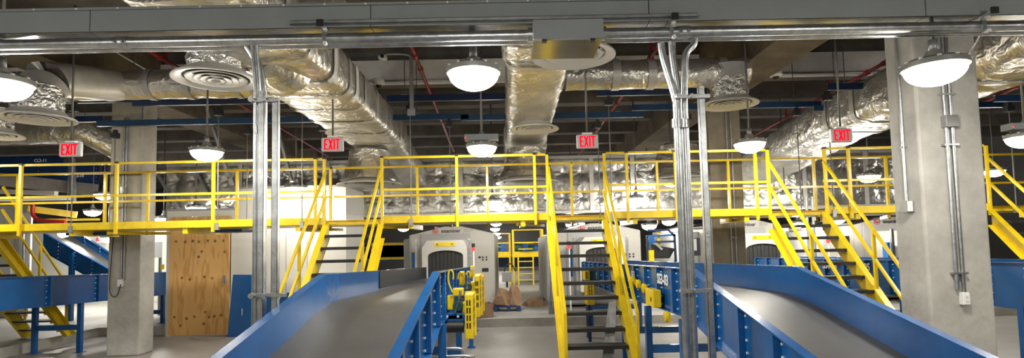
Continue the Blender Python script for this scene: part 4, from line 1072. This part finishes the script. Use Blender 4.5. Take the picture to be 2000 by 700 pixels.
# ================================================================= FAR PARTS: aisle between the scanners
def frame_tower(x0, x1, y, z0, z1, label):
    t = thing('work_platform', label, 'platform', ((x0+x1)/2, y, .2))
    for x in (x0, x1):
        for yy in (y, y+1.2): part('post', MB().box((x-.04, yy-.04, .2), (x+.04, yy+.04, z1)), 'yellow', t)
    part('deck', MB().box((x0-.05, y-.05, z0-.12), (x1+.05, y+1.25, z0)), 'yellow', t)
    for z in (z0+.5, z1-.02): part('rail', MB().box((x0, y-.025, z-.025), (x1, y+.025, z+.025)), 'yellow', t)
    part('kick_plate', MB().box((x0, y-.03, z0), (x1, y-.01, z0+.12)), 'yellow', t)
    return t
yT = 24.0
xa, xb2, xc = W(964, 480, yT).x, W(1000, 480, yT).x, W(1050, 480, yT).x
frame_tower(xa-.6, xb2-.1, yT, W(980, 498, yT).z, W(980, 456, yT).z, 'far yellow work platform left of the ladder in the aisle')
frame_tower(xb2+.05, xc+.2, yT-.3, W(1020, 497, yT).z, W(1020, 449, yT).z, 'far yellow work platform above the ladder in the aisle')
ld = thing('ladder', 'far yellow ladder at the end of the aisle', 'ladder', (W(1026, 560, 23.5).x, 23.5, .2))
la0, la1 = W(1012, 500, 23.5), W(1041, 500, 23.5)
for x in (la0.x, la1.x): part('side_rail', MB().box((x-.03, 23.47, .2), (x+.03, 23.53, la0.z)), 'yellow', ld)
for i in range(7): part('rung', MB().box((la0.x, 23.48, .4+i*.26), (la1.x, 23.52, .44+i*.26)), 'yellow', ld)
for px, py, D, lab in ((1015, 484, 23.9, 'left motor on the far yellow platform'), (1037, 488, 23.9, 'right motor on the far yellow platform'), (972, 484, 24.1, 'motor on the platform left of the ladder')):
    c = W(px, py, D); mt = thing('motor', 'blue green ' + lab, 'motor', tuple(c))
    part('motor_body', MB().tube([c+Vector((-.2, 0, 0)), c+Vector((.15, 0, 0))], .17, 16), 'motor', mt, True); part('gearbox', MB().box(c+Vector((.12, -.15, -.18)), c+Vector((.36, .15, .15))), 'blue', mt, bev=.02)
    part('end_bell', MB().tube([c+Vector((-.26, 0, 0)), c+Vector((-.2, 0, 0))], .15, 16), 'yellow', mt, True)
fc = conveyor('far_conveyor', 'dark blue conveyor crossing the far end of the aisle', [(-3.5, 26, 1.35), (3.5, 26.05, 1.35)], [(-3.5, 25.2, 1.35), (3.5, 25.25, 1.35)], .45, m='darkblue', ribsteps=1.4)
for px, lab in ((990, 'left'),):
    c = W(px, 541, 22.5)
    eb = thing('control_box', 'grey control box on a stand at the far end of the aisle', 'control box', (c.x, 22.5, .2))
    part('enclosure', MB().box((c.x-.2, 22.4, c.z-.2), (c.x+.2, 22.6, c.z+.2)), 'machgrey', eb, bev=.02)
    part('stand', MB().box((c.x-.04, 22.46, .2), (c.x+.04, 22.54, c.z-.2)), 'darkblue', eb)
    part('cable', MB().tube(smooth_path([c+Vector((-.1, 0, .2)), c+Vector((0, -.05, .45)), c+Vector((.2, -.05, .5)), c+Vector((.35, 0, .2))]), .025, 6), 'black', eb, True)
# cardboard on pallet
pp = W(992, 603, 14.6)
pal = thing('pallet', 'blue pallet on the raised pad in the aisle', 'pallet', (pp.x, 15.0, .2))
for i in range(5): part('deck_board', MB().box((pp.x-.36, 14.6+i*.2, .31), (pp.x+.33, 14.75+i*.2, .335)), 'darkblue', pal)
for x in (-.33, 0, .27): part('runner', MB().box((pp.x+x-.03, 14.6, .2), (pp.x+x+.06, 15.55, .31)), 'darkblue', pal)
def crumple(c, sx_, sy_, sz_, seed, label, m='cardboard', nm='cardboard_heap'):
    rnd = random.Random(seed); bm = bmesh.new(); bmesh.ops.create_icosphere(bm, subdivisions=2, radius=1)
    for v in bm.verts:
        f = rnd.uniform(.65, 1.15); v.co = Vector((v.co.x*sx_*f, v.co.y*sy_*f, max(-.0, v.co.z*.9+.1)*sz_*f*(1.3 if v.co.z > .4 else 1)))
    me = bpy.data.meshes.new(nm); bm.to_mesh(me); bm.free(); me.materials.append(M[m])
    o = place(nm, me, None, c); tag(o, label, 'cardboard'); return o
crumple((pp.x-.05, 15.0, .336), .36, .4, .36, 3, 'crumpled brown cardboard heaped on the blue pallet')
crumple((pp.x+.18, 14.9, .336), .2, .25, .42, 5, 'torn cardboard carton standing on the right of the pallet')
def carton(px, py, D, w_, h_, label, z0=.2, rz=.4):
    c = W(px, py, D); t = thing('cardboard_box', label, 'box', (c.x, D, z0)); t.rotation_euler = (0, 0, rz)
    m = MB().box((-w_/2, -w_/2, 0), (w_/2, -w_/2+.012, h_)); m.box((-w_/2, w_/2-.012, 0), (w_/2, w_/2, h_)); m.box((-w_/2, -w_/2, 0), (-w_/2+.012, w_/2, h_)); m.box((w_/2-.012, -w_/2, 0), (w_/2, w_/2, h_)); m.box((-w_/2, -w_/2, 0), (w_/2, w_/2, .012))
    place('box_body', m.mesh('box_body', 'cardboard'), t)
    fm = MB().bar((-w_/2, -w_/2, h_), (-w_/2-.1, -w_/2+.05, h_+.12), w_*.9, .01, (1, 0, 1)); fm.bar((w_/2, 0, h_), (w_/2+.12, 0, h_-.05), w_, .01)
    place('flap', fm.mesh('flap', 'cardboard'), t)
carton(946, 612, 13.65, .34, .34, 'open cardboard box on the edge of the raised pad beside the first scanner')
crumple(tuple(W(1045, 590, 15.8).xy)+(.2,), .38, .3, .2, 11, 'flattened cardboard lying at the foot of the second scanner', nm='cardboard_sheet')
# loose grey plate leaning under the centre stair
a_ = [W(1189, 592, 7.9), W(1204, 588, 7.9), W(1187, 697, 7.9), W(1161, 697, 7.9)]
gp = MB(); v0 = [p.copy() for p in a_]; v0[2].z = v0[3].z = .0; v0[2].y = v0[3].y = 7.6
gp.add(v0+[p+Vector((0, .02, 0)) for p in v0], [(0, 1, 2, 3), (7, 6, 5, 4), (0, 4, 5, 1), (1, 5, 6, 2), (2, 6, 7, 3), (3, 7, 4, 0)])
solo('metal_plate', gp, 'galvdull', 'grey metal plate leaning behind the lower treads of the centre stair', 'plate')
# drive guards at the second conveyor's left side seen through the centre stair
gq = guard(1142, 1152, 530, 548, 11.5, 'small yellow guard seen between treads of the centre stair, upper', .3)
part('stand', MB().box((gq.location.x-.03, 11.55, 0), (gq.location.x+.03, 11.65, gq.location.z)), 'darkblue', gq)
guard(1146, 1162, 553, 596, 11.0, 'slotted yellow guard seen between treads of the centre stair, lower', .3, None, True)
mq = W(1170, 540, 12.0); mo = thing('motor', 'dark green motor seen through the centre stair beside the second scanner', 'motor', tuple(mq))
part('motor_body', MB().tube([mq+Vector((-.25, 0, 0)), mq+Vector((.2, 0, 0))], .2, 18), 'motor', mo, True); part('terminal_box', MB().box(mq+Vector((-.1, -.25, -.05)), mq+Vector((.08, -.18, .1))), 'yellow', mo)
# ================================================================= FAR LEFT BACKGROUND
ms = thing('mezzanine_beam', 'heavy grey steel mezzanine edge at far left behind the catwalk', 'steel beam', tuple(W(60, 370, 17)))
part('beam', MB().bar(W(-60, 344, 16.5), W(190, 372, 19), .2, .38), 'concdark', ms)
part('beam', MB().bar(W(-60, 372, 16.3), W(110, 378, 16.3), .15, .12), 'white', ms)
part('beam', MB().bar(W(-60, 392, 17), W(140, 388, 18), .15, .1), 'white', ms)
part('post', MB().bar(W(141, 310, 18), W(143, 395, 18), .12, .12), 'galvdull', ms)
cvL = conveyor('high_conveyor', 'dark blue elevated conveyor at far left behind the leftmost exit sign', [W(-40, 283, 21), W(190, 308, 22)], [W(-40, 292, 19.5), W(190, 318, 20.5)], .8, m='darkblue', ribsteps=1.6)
for px in (20, 175):
    q = W(px, 330, 20.2); part('hanger_post', MB().box((q.x-.05, 20.9, q.z), (q.x+.05, 21.0, ZC)), 'darkblue', cvL)
text('lettering', 'CL2-11', .15, 'lettering', cvL, W(79, 314, 19.93), bold=.006); text('lettering', 'CL2-10', .14, 'lettering', cvL, W(152, 344, 20.22), bold=.006)
yd = thing('duct_guard', 'yellow boxed guard beam with red pipe at far left behind the catwalk', 'guard', tuple(W(100, 412, 16)))
part('guard_box', MB().bar(W(55, 408, 16), W(150, 420, 16.6), .2, .18), 'yellow', yd); part('guard_bar', MB().bar(W(90, 430, 16.2), W(195, 429, 16.6), .08, .06), 'yellow', yd)
part('red_pipe', MB().tube(smooth_path([W(64, 400, 15.8), W(64, 418, 15.8), W(70, 427, 15.8), W(82, 431, 15.8), W(128, 434, 15.8)]), .05, 10), 'red', yd, True)
lw = thing('partition_wall', 'white ribbed partition behind the far left stair', 'partition', (W(20, 500, 16).x, 16, .2))
for i in range(7):
    x = W(-60+i*17, 500, 16).x; part('panel', MB().box((x, 16, .2), (x+.24, 16.06, W(20, 402, 16).z)), 'white', lw)
part('conduit', MB().tube([W(46, 440, 15.9), W(46, 600, 15.9)], .03, 8), 'galv', lw, True)
eb = W(16, 533, 15.9); part('panel_box', MB().box((eb.x-.15, 15.8, eb.z-.18), (eb.x+.15, 15.99, eb.z+.18)), 'plastic', lw, bev=.01)
bw = thing('partition_wall', 'cream back wall with a dark window behind the sloping conveyor', 'partition', (W(170, 520, 20).x, 20, .2))
part('panel', MB().box((W(60, 500, 20).x, 20, .2), (W(325, 500, 20).x, 20.1, W(160, 447, 20).z)), 'creamlight', bw)
part('window', MB().box((W(178, 486, 19.98).x, 19.97, W(180, 502, 19.98).z), (W(196, 486, 19.98).x, 20.0, W(190, 485, 19.98).z)), 'black', bw)
ex2 = W(198, 468, 19.9); s_ = thing('exit_sign', 'tiny far EXIT sign on the cream wall under the catwalk', 'exit sign', tuple(ex2)); 
part('housing', MB().box(ex2+Vector((-.17, 0, -.12)), ex2+Vector((.17, .08, .12))), 'plastic', s_); text('lettering', 'EXIT', .17, 'exitred', s_, ex2+Vector((0, -.01, 0)), bold=.008)
# blue things far behind the left stair
b1 = conveyor('far_conveyor', 'far blue conveyor behind the left stair beside the first scanner', [(-7.5, 20.8, 2.05), (-3.3, 20.8, 2.05)], [(-7.5, 20, 2.05), (-3.3, 20, 2.05)], .6, ribsteps=1.4, m='blue', legs=[(20.4, 1.45, -7.2, -3.6, .2)])
for z, py in ((0, 478), (0, 506)):
    c0, c1 = W(742, py, 19.5), W(786, py, 19.5)
    gm = MB().box((c0.x-.3, 19.45, c0.z-.04), (c1.x+.2, 19.5, c0.z+.05)); gm.box((c0.x-.3, 19.45, .2), (c0.x-.22, 19.5, c0.z-.04))
    solo('guard_rail', gm, 'yellow', 'far yellow rail %s the blue conveyor left of the first scanner' % ('above' if py == 478 else 'below'), 'rail')
# blue unit behind the conduit bundle on the right
bu = thing('blue_chute', 'blue framed chute with black belt behind the right conveyor', 'chute', (W(1292, 500, 15.6).x, 15.6, .2))
part('belt', MB().prism([(W(1270, 480, 15.6).x, W(1270, 478, 15.6).z), (W(1316, 480, 15.6).x, W(1316, 486, 15.6).z), (W(1306, 505, 15.6).x, W(1306, 505, 15.6).z), (W(1274, 505, 15.6).x, W(1274, 505, 15.6).z)], 15.5, 16.1), 'black', bu)
for a_, b_, m_ in (((1264, 462), (1266, 512), 'navy'), ((1317, 458), (1320, 512), 'navy'), ((1262, 462), (1318, 459), 'blue'), ((1278, 473), (1318, 472), 'navy'), ((1278, 474), (1293, 488), 'galvdull'), ((1265, 450), (1306, 450), 'navy'), ((1306, 450), (1318, 462), 'navy')):
    part('frame_bar', MB().bar(W(*a_, 15.4), W(*b_, 15.4), .055, .055), m_, bu)
part('chute_wing', MB().prism([(W(1267, 462, 15.4).x, W(1267, 462, 15.4).z), (W(1276, 462, 15.4).x, W(1276, 462, 15.4).z), (W(1279, 474, 15.4).x, W(1279, 474, 15.4).z), (W(1267, 480, 15.4).x, W(1267, 480, 15.4).z)], 15.35, 15.45), 'blue', bu)
part('guard', MB().box(W(1268, 511, 15.3), W(1276, 489, 15.38)), 'yellow', bu, bev=.01)
part('yellow_post', MB().box(W(1285, 482, 15.5), W(1288, 452, 15.54)), 'yellow', bu)
for px in (1266, 1319): part('leg', MB().box((W(px, 510, 15.4).x-.03, 15.37, .2), (W(px, 510, 15.4).x+.03, 15.43, W(px, 508, 15.4).z)), 'navy', bu)
# stuff under the right conveyors: far grey conduits
for i, px in enumerate((1070, 1076, 1578, 1590)):
    a_ = W(px, 455, 13.9)
    solo('riser_conduit', MB().tube([(a_.x, 13.9, .2), (a_.x, 13.9, 3.0)], .035, 8), 'galvdull', 'thin vertical conduit by the scanners, ' + ['left of the centre stair', 'left of the centre stair, right one', 'behind the right stair, left one', 'behind the right stair, right one'][i], 'conduit')

# ================================================================= MORE BACKGROUND PIECES
hz = W(1652, 470, 14.4)
tb = thing('operator_cabinet', 'white cabinet with a dark window and yellow hose behind the right stair', 'cabinet', (hz.x, 14.5, .2))
part('cabinet_body', MB().box((W(1636, 470, 14.5).x, 14.5, .2), (W(1664, 470, 14.5).x, 15.1, W(1650, 448, 14.5).z)), 'creamlight', tb, bev=.02)
part('window', MB().box(W(1645, 480, 14.48), W(1658, 461, 14.495)), 'black', tb)
part('hose', MB().tube(smooth_path([W(1656, 478, 14.3), W(1662, 482, 14.3), W(1667, 490, 14.3), W(1669, 500, 14.3), W(1668, 512, 14.3)]), .025, 8), 'yellow', tb, True)
mn = thing('monitor', 'black monitor on a stand left of the brown column', 'monitor', (W(1360, 500, 14.6).x, 14.6, .2))
part('screen', MB().box(W(1354, 500, 14.6), W(1366, 465, 14.65)), 'black', mn, bev=.01)
part('bezel', MB().box(W(1355.5, 490, 14.59), W(1360, 467, 14.6)), 'machgrey', mn)
part('stand', MB().box((W(1359, 500, 14.6).x, 14.62, .2), (W(1361, 500, 14.6).x, 14.68, W(1360, 500, 14.6).z)), 'galvdull', mn)
sg = thing('sign_board', 'white board on a post right of the left column', 'board', (W(310, 500, 15.5).x, 15.5, .2))
part('board', MB().box(W(302, 504, 15.5), W(317, 473, 15.53)), 'plastic', sg)
part('post', MB().box((W(311, 500, 15.5).x-.03, 15.52, .2), (W(311, 500, 15.5).x+.03, 15.58, W(311, 503, 15.5).z)), 'galvdull', sg)
part('yellow_tag', MB().box(W(313, 527, 15.45), W(321, 517, 15.52)), 'yellow', sg)
for px0, px1, py, yy in ((150, 228, 452, 10.0), (428, 486, 447, 9.9)):
    a_, b_ = W(px0, py, yy), W(px1, py-2, yy)
    part('under_plate', MB().box((a_.x, yy-.25, DZ-.10), (b_.x, yy+.25, DZ-.05)), 'channelblue', cw)
for px in (250, 600, 760, 1010, 1400, 1700):
    a_ = W(px, 445, 9.9); part('deck_brace', MB().bar((a_.x, D1+.1, DZ-.08), (a_.x+.5, D2-.1, DZ-.08), .05, .05), 'yellow', cw)
